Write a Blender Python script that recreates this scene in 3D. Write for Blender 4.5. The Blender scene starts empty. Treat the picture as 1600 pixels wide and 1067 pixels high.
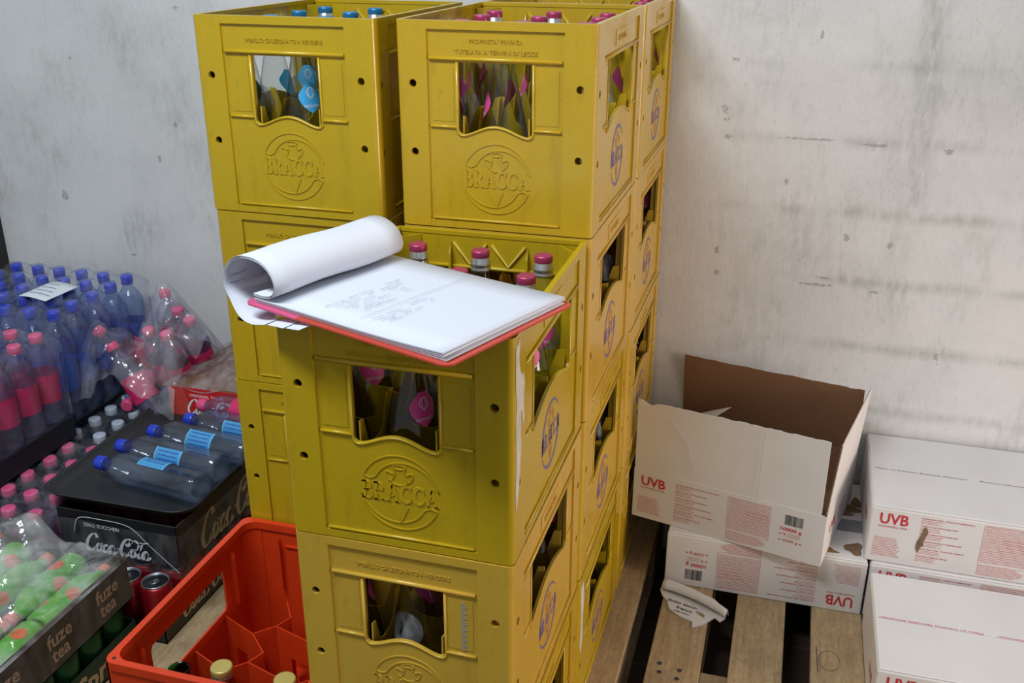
import bpy, bmesh, math, random
from mathutils import Vector, Matrix
from mathutils.geometry import tessellate_polygon
from math import sin, cos, pi, radians, sqrt
random.seed(7)
S = bpy.context.scene
COL = S.collection

# ------------------------------------------------------------------ camera
cd = bpy.data.cameras.new('camera'); cam = bpy.data.objects.new('camera', cd); COL.objects.link(cam)
yw, pt, rl = -.2803, .3914, .0022
F = Vector((sin(yw)*cos(pt), cos(yw)*cos(pt), -sin(pt)))
R0 = Vector((cos(yw), -sin(yw), 0)); U0 = R0.cross(F)
R = R0*cos(rl)+U0*sin(rl); U = -R0*sin(rl)+U0*cos(rl)
cam.matrix_world = Matrix(((R.x, U.x, -F.x, .2774), (R.y, U.y, -F.y, -.9825), (R.z, U.z, -F.z, 1.4719), (0, 0, 0, 1)))
cd.sensor_width = 36; cd.lens = 36*1551.97/1600; cd.clip_start = .02
S.camera = cam

# ------------------------------------------------------------------ light
W = bpy.data.worlds.new('world'); S.world = W; W.use_nodes = True
W.node_tree.nodes['Background'].inputs[0].default_value = (.86, .93, 1, 1)
W.node_tree.nodes['Background'].inputs[1].default_value = .38
def area(name, loc, aim, size, size_y, power, color):
    l = bpy.data.lights.new(name, 'AREA'); l.shape = 'RECTANGLE'; l.size = size; l.size_y = size_y
    l.energy = power; l.color = color
    o = bpy.data.objects.new(name, l); COL.objects.link(o); o.location = loc
    o.rotation_euler = (Vector(aim)-Vector(loc)).to_track_quat('-Z', 'Y').to_euler()
    return o
area('ceiling_tube_light', (-.75, -.75, 2.95), (-.45, .5, .6), 1.3, .35, 56, (.89, .955, 1))
wl = area('warm_fill_light', (2.5, .0, .85), (0, .55, .62), .8, 1.2, 14, (1, .77, .61)); wl.data.spread = radians(100)  # warm fill from an unseen source, set to brighten the crates' right sides
S.view_settings.view_transform = 'Standard'; S.view_settings.look = 'None'
S.view_settings.exposure = 0; S.view_settings.gamma = 1; S.view_settings.use_curve_mapping = False
S.cycles.max_bounces = 14; S.cycles.transparent_max_bounces = 40
S.cycles.transmission_bounces = 14; S.cycles.caustics_refractive = False; S.cycles.caustics_reflective = False

# ------------------------------------------------------------------ materials
MATS = {}
def lin(c):
    return tuple(((v/255)/12.92 if v/255 <= .04045 else (((v/255)+.055)/1.055)**2.4) for v in c)+(1,)
class NT:
    def __init__(s, name):
        s.m = bpy.data.materials.new(name); s.m.use_nodes = True; s.t = s.m.node_tree; s.t.nodes.clear()
        s.out = s.n('ShaderNodeOutputMaterial')
    def n(s, kind, **kw):
        nd = s.t.nodes.new(kind)
        for k, v in kw.items():
            if k.startswith('_'): setattr(nd, k[1:], v)
            else: nd.inputs[k.replace('_', ' ')].default_value = v
        return nd
    def l(s, a, b): s.t.links.new(a, b)
    def math(s, op, a, b=None, clamp=False):
        nd = s.n('ShaderNodeMath'); nd.operation = op; nd.use_clamp = clamp
        for i, v in enumerate((a, b)):
            if v is None: continue
            if isinstance(v, (int, float)): nd.inputs[i].default_value = v
            else: s.l(v, nd.inputs[i])
        return nd.outputs[0]
    def mix(s, fac, a, b, mode='MIX'):
        nd = s.n('ShaderNodeMix'); nd.data_type = 'RGBA'; nd.blend_type = mode
        for i, v in ((0, fac), (6, a), (7, b)):
            if isinstance(v, (int, float, tuple)): nd.inputs[i].default_value = v
            else: s.l(v, nd.inputs[i])
        return nd.outputs[2]
    def ramp(s, fac, a, b):
        nd = s.n('ShaderNodeMapRange'); nd.inputs[1].default_value = a; nd.inputs[2].default_value = b
        s.l(fac, nd.inputs[0]); return nd.outputs[0]
    def noise(s, scale, detail=3, rough=.5, vec=None, stretch=None, gen='Object'):
        tc = s.n('ShaderNodeTexCoord'); v = tc.outputs[gen]
        if stretch:
            mp = s.n('ShaderNodeMapping'); mp.inputs['Scale'].default_value = stretch; s.l(v, mp.inputs[0]); v = mp.outputs[0]
        nd = s.n('ShaderNodeTexNoise', Scale=scale, Detail=detail, Roughness=rough); s.l(v, nd.inputs['Vector'])
        return nd.outputs[0]
def simple(name, rgb, rough=.5, metal=0, spec=.5, bump=0, bscale=200, vary=0, vscale=8, coat=0):
    if name in MATS: return MATS[name]
    q = NT(name); b = q.n('ShaderNodeBsdfPrincipled'); c = lin(rgb)
    b.inputs['Base Color'].default_value = c; b.inputs['Roughness'].default_value = rough
    b.inputs['Metallic'].default_value = metal; b.inputs['Specular IOR Level'].default_value = spec
    b.inputs['Coat Weight'].default_value = coat
    if vary:
        n = q.noise(vscale, 5, .6); f = q.ramp(n, .35, .7)
        f = q.math('MULTIPLY', f, vary)
        q.l(q.mix(f, c, (c[0]*.45, c[1]*.42, c[2]*.4, 1)), b.inputs['Base Color'])
    if bump:
        n = q.noise(bscale, 2); bp = q.n('ShaderNodeBump', Strength=bump, Distance=.001); q.l(n, bp.inputs['Height']); q.l(bp.outputs[0], b.inputs['Normal'])
    q.l(b.outputs[0], q.out.inputs[0]); MATS[name] = q.m; return q.m
def plastic_yellow():
    q = NT('yellow_plastic'); b = q.n('ShaderNodeBsdfPrincipled', Roughness=.42)
    oi = q.n('ShaderNodeObjectInfo')
    base = q.mix(.25, oi.outputs['Color'], q.mix(oi.outputs['Random'], lin((188, 156, 24)), lin((196, 156, 44))))
    n1 = q.noise(6, 6, .65); n2 = q.noise(38, 4, .7, stretch=(1, 1, .35)); n3 = q.noise(140, 2, .6)
    d1 = q.math('MULTIPLY', q.ramp(n1, .5, .78), .28)
    d2 = q.math('MULTIPLY', q.ramp(n2, .56, .80), .35)
    d3 = q.math('MULTIPLY', q.ramp(n3, .70, .80), .35)
    c = q.mix(d1, base, lin((150, 118, 20))); c = q.mix(d2, c, lin((120, 95, 28))); c = q.mix(d3, c, lin((96, 74, 22)))
    q.l(c, b.inputs['Base Color'])
    bn = q.noise(420, 2); bp = q.n('ShaderNodeBump', Strength=.22, Distance=.0006); q.l(bn, bp.inputs['Height']); q.l(bp.outputs[0], b.inputs['Normal'])
    q.l(q.ramp(n1, .2, 1.4), b.inputs['Roughness']); b.inputs['Roughness'].default_value = .4
    q.l(b.outputs[0], q.out.inputs[0]); return q.m
def clear(name, tint, edge, gloss=.05, rough=.03, haze=0, bump=0, bscale=30, gl_edge=.75, streak=0, hcol=(.85, .88, .92)):
    """thin clear shell: see-through with its tint, shiny and denser where it turns away"""
    q = NT(name); lw = q.n('ShaderNodeLayerWeight', Blend=.35)
    fac = lw.outputs['Facing']
    tr = q.n('ShaderNodeBsdfTransparent'); gl = q.n('ShaderNodeBsdfGlossy', Roughness=rough)
    f2 = q.math('POWER', fac, 2.2)
    q.l(q.mix(f2, tint+(1,), edge+(1,)), tr.inputs[0])
    if bump:
        bn = q.noise(bscale, 4, .6); bp = q.n('ShaderNodeBump', Strength=bump, Distance=.004); q.l(bn, bp.inputs['Height'])
        q.l(bp.outputs[0], gl.inputs['Normal']); q.l(bp.outputs[0], lw.inputs['Normal'])
    sh = tr.outputs[0]
    if haze:
        df = q.n('ShaderNodeBsdfDiffuse', Color=hcol+(1,)); ms = q.n('ShaderNodeMixShader')
        hz = q.noise(streak or 25, 4, .65, stretch=(1, 1, .4)); q.l(q.math('MULTIPLY', q.ramp(hz, .35, .75), haze*2), ms.inputs[0])
        q.l(sh, ms.inputs[1]); q.l(df.outputs[0], ms.inputs[2]); sh = ms.outputs[0]
    m2 = q.n('ShaderNodeMixShader'); f5 = q.math('POWER', fac, 4)
    q.l(q.math('ADD', q.math('MULTIPLY', f5, gl_edge), gloss, True), m2.inputs[0])
    q.l(sh, m2.inputs[1]); q.l(gl.outputs[0], m2.inputs[2]); q.l(m2.outputs[0], q.out.inputs[0])
    MATS[name] = q.m; return q.m

M_YEL = plastic_yellow()
M_RED = simple('red_crate_plastic', (214, 62, 18), .45, bump=.15, bscale=300, vary=.25)
M_GLASS = clear('clear_glass', (.90, .93, .90), (.22, .25, .22), .06, .02, gl_edge=.6)
M_GREENG = clear('green_glass', (.12, .42, .22), (.01, .08, .03), .06, .03)
M_PETB = clear('blue_tinted_pet', (.74, .83, .98), (.30, .40, .68), .06, .06, haze=.09, bump=.35, bscale=60, hcol=(.45, .58, .9))
M_PETP = clear('violet_tinted_pet', (.80, .78, .94), (.40, .32, .58), .06, .06, haze=.09, bump=.35, bscale=60, hcol=(.62, .58, .85))
M_PETC = clear('clear_pet', (.80, .88, .96), (.26, .36, .52), .07, .05, haze=.05, bump=.3, bscale=60, hcol=(.6, .7, .9))
M_FILM = clear('shrink_film', (.96, .97, 1.0), (.72, .76, .86), .035, .14, haze=.06, bump=.6, bscale=34, gl_edge=.5)
M_FILMT = clear('crumpled_film', (.96, .97, .99), (.74, .76, .8), .07, .12, haze=.15, bump=1, bscale=22, gl_edge=.55, streak=16)
M_FILMF = clear('foggy_crumpled_film', (.95, .97, .96), (.74, .76, .76), .08, .12, haze=.24, bump=1, bscale=24, gl_edge=.6, streak=11)
M_FILMB = clear('brownish_film', (.80, .70, .62), (.35, .28, .24), .08, .15, haze=.12, bump=1, bscale=18, gl_edge=.5)
M_PCAP = simple('pink_metal_cap', (176, 62, 104), .34, .35)
M_BCAP = simple('blue_metal_cap', (38, 118, 168), .3, .35)
M_SILV = simple('silver_collar', (200, 202, 200), .28, .85, vary=.2)
M_GOLD = simple('pale_gold_cap', (206, 190, 110), .4, .35)
M_CP = simple('pink_plastic_cap', (222, 78, 128), .38)
M_CB = simple('blue_plastic_cap', (34, 62, 190), .36)
M_CW = simple('white_plastic_cap', (190, 200, 210), .4)
M_LP = simple('magenta_label', (204, 36, 98), .45)
M_LB = simple('blue_label', (40, 88, 176), .45)
M_LSKY = simple('sky_blue_label', (70, 150, 205), .45)
M_LHP = simple('pink_neck_label', (214, 66, 140), .5)
M_LHB = simple('light_blue_neck_label', (60, 160, 214), .5)
M_LGREY = None
M_LGREY = clear('grey_back_label', (.55, .55, .57), (.3, .3, .32), .02, .4, haze=.25)
M_WHT = simple('white_ink', (225, 225, 225), .6)
M_PURP = simple('purple_blue_ink', (116, 98, 140), .5, vary=.5, vscale=60)
M_ORG = simple('orange_red_ink', (184, 122, 72), .5, vary=.5, vscale=60)
M_TORN = simple('torn_white_label', (205, 200, 190), .8, vary=.5, vscale=40)
M_STAMP = simple('grey_stamp', (150, 148, 140), .7)
M_DARKINK = simple('dark_ink', (60, 50, 58), .7)
M_PEN = simple('pen_ink', (128, 134, 152), .7)
M_RINK = simple('red_ink', (190, 42, 52), .7)
M_RINK2 = simple('faint_red_ink', (196, 108, 104), .7)
M_BLACK = simple('black_ink', (40, 36, 36), .7)
M_TRAY = simple('black_tray', (34, 36, 38), .5, bump=.3, bscale=500)
M_BLKCARD = simple('black_carton', (26, 28, 30), .45)
M_BRNCARD = simple('dark_brown_carton', (58, 50, 42), .6)
M_OLIVE = simple('dark_olive_carton', (52, 56, 42), .6)
M_GRCARD = simple('dark_green_carton', (26, 62, 42), .55)
M_REDCARD = simple('red_carton', (200, 34, 34), .5)
M_REDCARD2 = simple('faded_red_carton', (196, 66, 56), .6)
M_CANR = simple('red_can_paint', (146, 20, 32), .35, .4)
M_CANG = simple('green_can_paint', (22, 92, 52), .35, .4)
M_ALU = simple('aluminium', (190, 196, 204), .3, .9)
M_TAN = simple('tan_lettering', (196, 174, 140), .6)
M_GREYL = simple('grey_lettering', (245, 246, 248), .45)
M_GSLEEVE = simple('green_sleeve', (104, 180, 62), .5, vary=.3, vscale=18)
M_OSPOT = simple('peach_print', (224, 112, 62), .5)
M_OCAP = simple('peach_cap', (226, 120, 96), .4)
M_FRUIT = simple('orange_carton', (206, 92, 40), .6)
M_PINKB = simple('pink_board', (222, 96, 140), .35)
M_DOOR = simple('dark_grey_door', (66, 68, 64), .6, vary=.3, vscale=2)

def board_mat():
    q = NT('red_translucent_board'); b = q.n('ShaderNodeBsdfPrincipled', Roughness=.25)
    tc = q.n('ShaderNodeTexCoord'); sx = q.n('ShaderNodeSeparateXYZ'); q.l(tc.outputs['Object'], sx.inputs[0])
    q.l(q.mix(q.math('GREATER_THAN', sx.outputs[0], .092), lin((214, 92, 134)), lin((192, 74, 58))), b.inputs['Base Color'])
    q.l(b.outputs[0], q.out.inputs[0]); return q.m
M_BOARD = board_mat()
def paper_mat(grid):
    q = NT('grid_paper' if grid else 'paper'); b = q.n('ShaderNodeBsdfPrincipled', Roughness=.8)
    base = lin((208, 212, 222))
    if grid:
        tc = q.n('ShaderNodeTexCoord'); sx = q.n('ShaderNodeSeparateXYZ'); q.l(tc.outputs['Object'], sx.inputs[0])
        f = None
        for i in (0, 1):
            a = q.math('FRACT', q.math('MULTIPLY', sx.outputs[i], 200)); a = q.math('LESS_THAN', a, .09)
            f = a if f is None else q.math('MAXIMUM', f, a)
        q.l(q.mix(q.math('MULTIPLY', f, .35), base, lin((160, 170, 200))), b.inputs['Base Color'])
    else: b.inputs['Base Color'].default_value = base
    q.l(b.outputs[0], q.out.inputs[0]); return q.m
M_PAPER = paper_mat(False); M_GRID = paper_mat(True)
def card_mat():
    q = NT('white_cardboard'); b = q.n('ShaderNodeBsdfPrincipled', Roughness=.62)
    n = q.noise(9, 4); f = q.math('MULTIPLY', q.ramp(n, .4, .8), .25)
    q.l(q.mix(f, lin((214, 213, 213)), lin((188, 184, 180))), b.inputs['Base Color'])
    fl = q.noise(1, 1, stretch=(260, 1, 1)); bp = q.n('ShaderNodeBump', Strength=.06, Distance=.0006); q.l(fl, bp.inputs['Height']); q.l(bp.outputs[0], b.inputs['Normal'])
    q.l(b.outputs[0], q.out.inputs[0]); return q.m
M_CARD = card_mat()
M_BROWN = simple('brown_cardboard', (142, 104, 76), .85, vary=.25, vscale=12)
M_STAIN = simple('brown_stain', (128, 104, 78), .8, vary=.7, vscale=60)
def wood_mat():
    q = NT('pallet_wood'); b = q.n('ShaderNodeBsdfPrincipled', Roughness=.85)
    oi = q.n('ShaderNodeObjectInfo')
    g = q.noise(7, 6, .65, stretch=(14, 1, 14)); g2 = q.noise(9, 6, .7, stretch=(1.6, 1, 1)); g3 = q.noise(90, 5, .75, stretch=(1.5, .6, 1))
    c = q.mix(q.ramp(g, .3, .75), lin((196, 172, 134)), lin((150, 126, 94)))
    c = q.mix(q.math('MULTIPLY', q.ramp(g2, .45, .75), .6), c, lin((108, 92, 68)))
    c = q.mix(q.math('MULTIPLY', q.ramp(g3, .48, .68), .5), c, lin((96, 80, 58)))
    c = q.mix(q.math('MULTIPLY', oi.outputs['Random'], .25), c, lin((168, 142, 104)))
    q.l(c, b.inputs['Base Color'])
    bp = q.n('ShaderNodeBump', Strength=.5, Distance=.002); q.l(g, bp.inputs['Height']); q.l(bp.outputs[0], b.inputs['Normal'])
    q.l(b.outputs[0], q.out.inputs[0]); return q.m
M_WOOD = wood_mat()
def floor_mat():
    q = NT('dark_floor_tiles'); b = q.n('ShaderNodeBsdfPrincipled', Roughness=.55)
    tc = q.n('ShaderNodeTexCoord'); br = q.n('ShaderNodeTexBrick', Scale=3.3); br.offset = 0
    br.inputs['Color1'].default_value = lin((70, 56, 46)); br.inputs['Color2'].default_value = lin((62, 50, 42)); br.inputs['Mortar'].default_value = lin((86, 76, 66))
    br.inputs['Mortar Size'].default_value = .008; br.inputs['Row Height'].default_value = .5; q.l(tc.outputs['Object'], br.inputs['Vector'])
    n = q.noise(7, 5); q.l(q.mix(q.math('MULTIPLY', q.ramp(n, .4, .8), .5), br.outputs[0], lin((40, 34, 30))), b.inputs['Base Color'])
    q.l(b.outputs[0], q.out.inputs[0]); return q.m
def wall_mat():
    q = NT('stained_plaster'); b = q.n('ShaderNodeBsdfPrincipled', Roughness=.75)
    tc = q.n('ShaderNodeTexCoord'); sx = q.n('ShaderNodeSeparateXYZ'); q.l(tc.outputs['Object'], sx.inputs[0])
    X, Z = sx.outputs[0], sx.outputs[2]
    c = lin((214, 214, 214))
    big = q.noise(1.7, 6, .6, stretch=(1, 1, 1.3)); mid = q.noise(6, 6, .68, stretch=(1.3, 1, .8)); fine = q.noise(34, 5, .7, stretch=(1.8, 1, .5))
    c = q.mix(q.math('MULTIPLY', q.ramp(big, .40, .66), .5), c, lin((176, 178, 178)))
    mf = q.math('MULTIPLY', q.ramp(mid, .5, .72), q.ramp(fine, .38, .62))
    c = q.mix(q.math('MULTIPLY', mf, .62), c, lin((150, 151, 148)))
    spk = q.noise(120, 4, .8, stretch=(1.4, 1, .6)); c = q.mix(q.math('MULTIPLY', q.math('MULTIPLY', q.ramp(spk, .55, .7), q.ramp(big, .35, .6)), .4), c, lin((140, 141, 138)))
    c = q.mix(q.math('MULTIPLY', q.ramp(fine, .6, .8), .4), c, lin((226, 228, 230)))
    # board joints of the shuttering: smudged level lines about 15 cm apart
    zz = q.math('ADD', Z, q.math('MULTIPLY', q.math('SUBTRACT', q.noise(9, 3), .5), .02))
    fr = q.math('FRACT', q.math('MULTIPLY', q.math('SUBTRACT', zz, .534), 1/.1525))
    d = q.math('ABSOLUTE', q.math('SUBTRACT', fr, .5))
    ln = q.math('SUBTRACT', 1, q.math('MULTIPLY', d, 8), True)
    patch = q.ramp(q.noise(2.6, 3, .6, stretch=(1, 1, .3)), .47, .62)
    right = q.ramp(X, .05, .2)
    lf = q.math('MULTIPLY', q.math('MULTIPLY', ln, patch), q.math('MULTIPLY', q.ramp(fine, .25, .6), right))
    c = q.mix(q.math('MULTIPLY', lf, .42), c, lin((128, 130, 124)))
    # upright smear
    vx = q.math('ABSOLUTE', q.math('SUBTRACT', q.math('ADD', X, q.math('MULTIPLY', q.math('SUBTRACT', q.noise(5, 3), .5), .07)), .515))
    vf = q.math('MULTIPLY', q.math('SUBTRACT', 1, q.math('MULTIPLY', vx, 26), True), q.math('MULTIPLY', q.ramp(Z, .45, 1.3), q.ramp(fine, .34, .6)))
    c = q.mix(q.math('MULTIPLY', vf, .55), c, lin((134, 135, 130)))
    # paint chips and knocks
    nz = q.math('MULTIPLY', q.math('SUBTRACT', q.noise(95, 4, .75), .42), 5.5)
    tot = None
    for (x, z, rx, rz) in ((.135, 1.225, .009, .004), (.119, 1.122, .010, .010), (.126, 1.101, .008, .005), (.130, 1.063, .010, .007),
                           (.26, .975, .005, .010), (.126, .812, .006, .014), (.130, .756, .010, .006), (-1.612, .81, .012, .016),
                           (-1.241, 1.018, .006, .008), (-1.526, 1.173, .006, .004), (.43, 1.062, .03, .004), (.30, 1.068, .07, .0028),
                           (.575, 1.057, .012, .007), (.345, .748, .05, .004), (.36, .765, .02, .003), (.47, .742, .012, .004), (.40, .86, .007, .012), (.49, .85, .006, .012),
                           (-1.2, 1.3, .01, .006), (-1.42, .66, .012, .004), (-1.3, .93, .006, .010), (.62, .60, .006, .014), (.30, 1.28, .004, .009)):
        a = q.math('POWER', q.math('DIVIDE', q.math('SUBTRACT', X, x), rx), 2.0)
        e = q.math('POWER', q.math('DIVIDE', q.math('SUBTRACT', Z, z), rz), 2.0)
        v = q.math('LESS_THAN', q.math('ADD', q.math('ADD', a, e), nz), 1)
        tot = v if tot is None else q.math('MAXIMUM', tot, v)
    c = q.mix(q.math('MULTIPLY', tot, .6), c, lin((132, 132, 128)))
    q.l(c, b.inputs['Base Color'])
    bp = q.n('ShaderNodeBump', Strength=.35, Distance=.003); q.l(fine, bp.inputs['Height']); q.l(bp.outputs[0], b.inputs['Normal'])
    q.l(b.outputs[0], q.out.inputs[0]); return q.m

# ------------------------------------------------------------------ mesh builder
class MB:
    def __init__(s): s.v = []; s.f = []; s.sm = []
    def add(s, vs, fs, T=None, smooth=False):
        o = len(s.v); s.v += [T(*p) for p in vs] if T else [tuple(p) for p in vs]
        s.f += [tuple(i+o for i in f) for f in fs]; s.sm += [smooth]*len(fs); return s
    def box(s, x0, x1, y0, y1, z0, z1, T=None):
        vs = [(x, y, z) for x in (x0, x1) for y in (y0, y1) for z in (z0, z1)]
        return s.add(vs, [(0, 1, 3, 2), (4, 6, 7, 5), (0, 4, 5, 1), (2, 3, 7, 6), (0, 2, 6, 4), (1, 5, 7, 3)], T)
    def plate(s, outer, holes, w0, w1, T=None):
        """outline with holes in (u,v), thickness w0..w1"""
        loops = [outer]+holes
        tri = tessellate_polygon([[Vector((a, b, 0)) for a, b in L] for L in loops])
        flat = [p for L in loops for p in L]; n = len(flat)
        vs = [(a, b, w0) for a, b in flat]+[(a, b, w1) for a, b in flat]
        fs = []
        for t in tri:
            fs.append(tuple(t)); fs.append(tuple(i+n for i in reversed(t)))
        k = 0
        for L in loops:
            m = len(L)
            for i in range(m):
                j = (i+1) % m; fs.append((k+i, k+j, n+k+j, n+k+i))
            k += m
        return s.add(vs, fs, T)
    def ribbon(s, pts, wid, w0, w1, T=None):
        """stroke along pts in (u,v); wid a number or a list"""
        n = len(pts); L = []; Rr = []
        for i in range(n):
            a = Vector(pts[max(0, i-1)]); b = Vector(pts[min(n-1, i+1)]); d = b-a
            if d.length < 1e-9: d = Vector((1, 0))
            d.normalize(); w = (wid[i] if isinstance(wid, (list, tuple)) else wid)/2
            p = Vector(pts[i]); L.append((p.x-d.y*w, p.y+d.x*w)); Rr.append((p.x+d.y*w, p.y-d.x*w))
        vs = [(a, b, w0) for a, b in L]+[(a, b, w0) for a, b in Rr]+[(a, b, w1) for a, b in L]+[(a, b, w1) for a, b in Rr]
        fs = []
        for i in range(n-1):
            fs += [(2*n+i, 3*n+i, 3*n+i+1, 2*n+i+1), (i, 2*n+i, 2*n+i+1, i+1), (n+i, n+i+1, 3*n+i+1, 3*n+i)]
        fs += [(0, n, 3*n, 2*n), (n-1, 3*n-1, 4*n-1, 2*n-1)]
        return s.add(vs, fs, T)
    def tube(s, pts, r, seg=8, T=None, cap=True):
        n = len(pts); vs = []; fs = []
        P = [Vector(p) for p in pts]; prev = None
        for i in range(n):
            d = (P[min(n-1, i+1)]-P[max(0, i-1)]).normalized()
            up = Vector((0, 0, 1)) if abs(d.z) < .95 else Vector((1, 0, 0))
            a = d.cross(up).normalized() if prev is None else (prev-d*prev.dot(d)).normalized()
            prev = a; b = d.cross(a)
            rr = r[i] if isinstance(r, (list, tuple)) else r
            for k in range(seg):
                t = 2*pi*k/seg; vs.append(tuple(P[i]+a*cos(t)*rr+b*sin(t)*rr))
        for i in range(n-1):
            for k in range(seg):
                j = (k+1) % seg; fs.append((i*seg+k, i*seg+j, (i+1)*seg+j, (i+1)*seg+k))
        if cap: fs += [tuple(range(seg-1, -1, -1)), tuple((n-1)*seg+k for k in range(seg))]
        return s.add(vs, fs, T, True)
    def lathe(s, prof, seg=32, T=None, knurl=None, cap=True):
        vs = []; fs = []; n = len(prof)
        for i, (r, z) in enumerate(prof):
            for k in range(seg):
                rr = r*(1-(knurl[1] if (knurl and i in knurl[0] and k % 2) else 0)); t = 2*pi*k/seg
                vs.append((rr*cos(t), rr*sin(t), z))
        for i in range(n-1):
            for k in range(seg):
                j = (k+1) % seg; fs.append((i*seg+k, i*seg+j, (i+1)*seg+j, (i+1)*seg+k))
        s.add(vs, fs, T, True)
        if cap:
            o = len(s.v)-len(vs)
            s.f += [tuple(o+k for k in range(seg-1, -1, -1)), tuple(o+(n-1)*seg+k for k in range(seg))]; s.sm += [False, False]
        return s
    def grid(s, nx, ny, fn, smooth=True):
        vs = [fn(i/(nx-1), j/(ny-1)) for i in range(nx) for j in range(ny)]
        return s.add(vs, [(i*ny+j, (i+1)*ny+j, (i+1)*ny+j+1, i*ny+j+1) for i in range(nx-1) for j in range(ny-1)], None, smooth)
    def mesh(s, name, mat):
        me = bpy.data.meshes.new(name); me.from_pydata(s.v, [], s.f)
        for m in (mat if isinstance(mat, (list, tuple)) else [mat]): me.materials.append(m)
        me.polygons.foreach_set('use_smooth', s.sm)
        bm = bmesh.new(); bm.from_mesh(me); bmesh.ops.recalc_face_normals(bm, faces=bm.faces); bm.to_mesh(me); bm.free()
        me.update(); return me
    def build(s, name, mat, parent=None, label=None):
        o = bpy.data.objects.new(name, s.mesh(name, mat)); COL.objects.link(o)
        if parent: o.parent = parent
        if label: o['label'] = label
        return o
def weighted(o, bev=None, seg=2):
    if bev:
        m = o.modifiers.new('bevel', 'BEVEL'); m.width = bev; m.segments = seg; m.limit_method = 'ANGLE'; m.angle_limit = radians(40)
    return o
def empty(name, loc, label, cat, group=None, rz=0):
    o = bpy.data.objects.new(name, None); COL.objects.link(o); o.location = loc; o.rotation_euler = (0, 0, rz); o.empty_display_size = .05
    return tag(o, label, cat, group)
def tag(o, label, cat, group=None, kind=None):
    if label: o['label'] = label
    if cat: o['category'] = cat
    if group: o['group'] = group
    if kind: o['kind'] = kind
    return o
def struct(o): o['kind'] = 'structure'; return o
def dup(root, parent=None):
    c = root.copy(); COL.objects.link(c)
    if parent: c.parent = parent
    for ch in root.children: dup(ch, c)
    return c

# ------------------------------------------------------------------ lettering
_tc = {}
def text_geo(txt, bold=0.0, res=2):
    k = (txt, bold, res)
    if k not in _tc:
        c = bpy.data.curves.new('t', 'FONT'); c.body = txt; c.size = 1; c.resolution_u = res; c.offset = bold
        o = bpy.data.objects.new('t', c); COL.objects.link(o)
        bpy.context.view_layer.update()
        dg = bpy.context.evaluated_depsgraph_get(); me = bpy.data.meshes.new_from_object(o.evaluated_get(dg))
        vs = [(v.co.x, v.co.y) for v in me.vertices]; fs = [tuple(p.vertices) for p in me.polygons]
        bpy.data.objects.remove(o); bpy.data.curves.remove(c); bpy.data.meshes.remove(me)
        wd = max([v[0] for v in vs] or [1]); _tc[k] = (vs, fs, wd)
    return _tc[k]
def put_text(mb, txt, u, v, size, w, T, width=None, bold=0.0, depth=0, shear=0, ang=0, align='l'):
    vs, fs, wd = text_geo(txt, bold); sx = size if width is None else width/wd
    off = {'l': 0, 'c': -wd*sx/2, 'r': -wd*sx}[align]; ca, sa = cos(ang), sin(ang)
    P = []
    for a, b in vs:
        a2 = a*sx+b*size*shear+off; b2 = b*size; P.append((u+a2*ca-b2*sa, v+a2*sa+b2*ca))
    n = len(P)
    if depth:
        ed = {}
        for f in fs:
            for i in range(len(f)):
                e = (f[i], f[(i+1) % len(f)]); ed[e] = 1
        side = [(a, b, b+n, a+n) for (a, b) in ed if (b, a) not in ed]
        mb.add([(a, b, w) for a, b in P]+[(a, b, w+depth) for a, b in P], [tuple(i+n for i in f) for f in fs]+side, T)
    else: mb.add([(a, b, w) for a, b in P], fs, T)
def arc(cx, cy, rx, ry, a0, a1, n=14):
    return [(cx+rx*cos(radians(a0+(a1-a0)*i/(n-1))), cy+ry*sin(radians(a0+(a1-a0)*i/(n-1)))) for i in range(n)]
def catmull(P, k=6):
    out = []
    for i in range(len(P)-1):
        p0 = P[max(0, i-1)]; p1 = P[i]; p2 = P[i+1]; p3 = P[min(len(P)-1, i+2)]
        for j in range(k):
            t = j/k
            out.append(tuple(.5*((2*b)+(-a+c)*t+(2*a-5*b+4*c-d)*t*t+(-a+3*b-3*c+d)*t**3) for a, b, c, d in zip(p0, p1, p2, p3)))
    out.append(tuple(P[-1])); return out
def glyph(ch):
    st = []
    if ch in 'BR':
        st += [([(.2, 0), (.2, 1)], .2), ([(0, .035), (.42 if ch == 'R' else .3, .035)], .07), ([(0, .965), (.4, .965)], .07)]
        st += [([(.2, .965), (.45, .965)]+arc(.45, .745, .2, .22, 90, -90)+[(.2, .525)], [.07]*2+[.07+.12*sin(pi*i/13) for i in range(14)]+[.07])]
        if ch == 'B': st += [([(.2, .52)]+[(.5, .52)]+arc(.5, .2775, .23, .2425, 90, -90)+[(.2, .035)], [.07]*2+[.07+.13*sin(pi*i/13) for i in range(14)]+[.07])]
        else: st += [([(.4, .52), (.72, .02)], .19), ([(.6, .035), (.9, .035)], .07)]
        w = .8 if ch == 'B' else .9
    elif ch == 'A':
        st += [([(.14, 0), (.46, 1)], .08), ([(.42, 1), (.76, 0)], .19), ([(.24, .33), (.62, .33)], .07), ([(0, .035), (.3, .035)], .07), ([(.58, .035), (.95, .035)], .07)]; w = .9
    else:
        st += [(arc(.46, .5, .4, .46, 40, 320, 22), [.05+.17*max(0, sin(pi*i/21)) for i in range(22)]), ([(.80, .98), (.80, .68)], .06), ([(.80, .3), (.8, .08)], .05)]; w = .86
    return st, w
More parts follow.
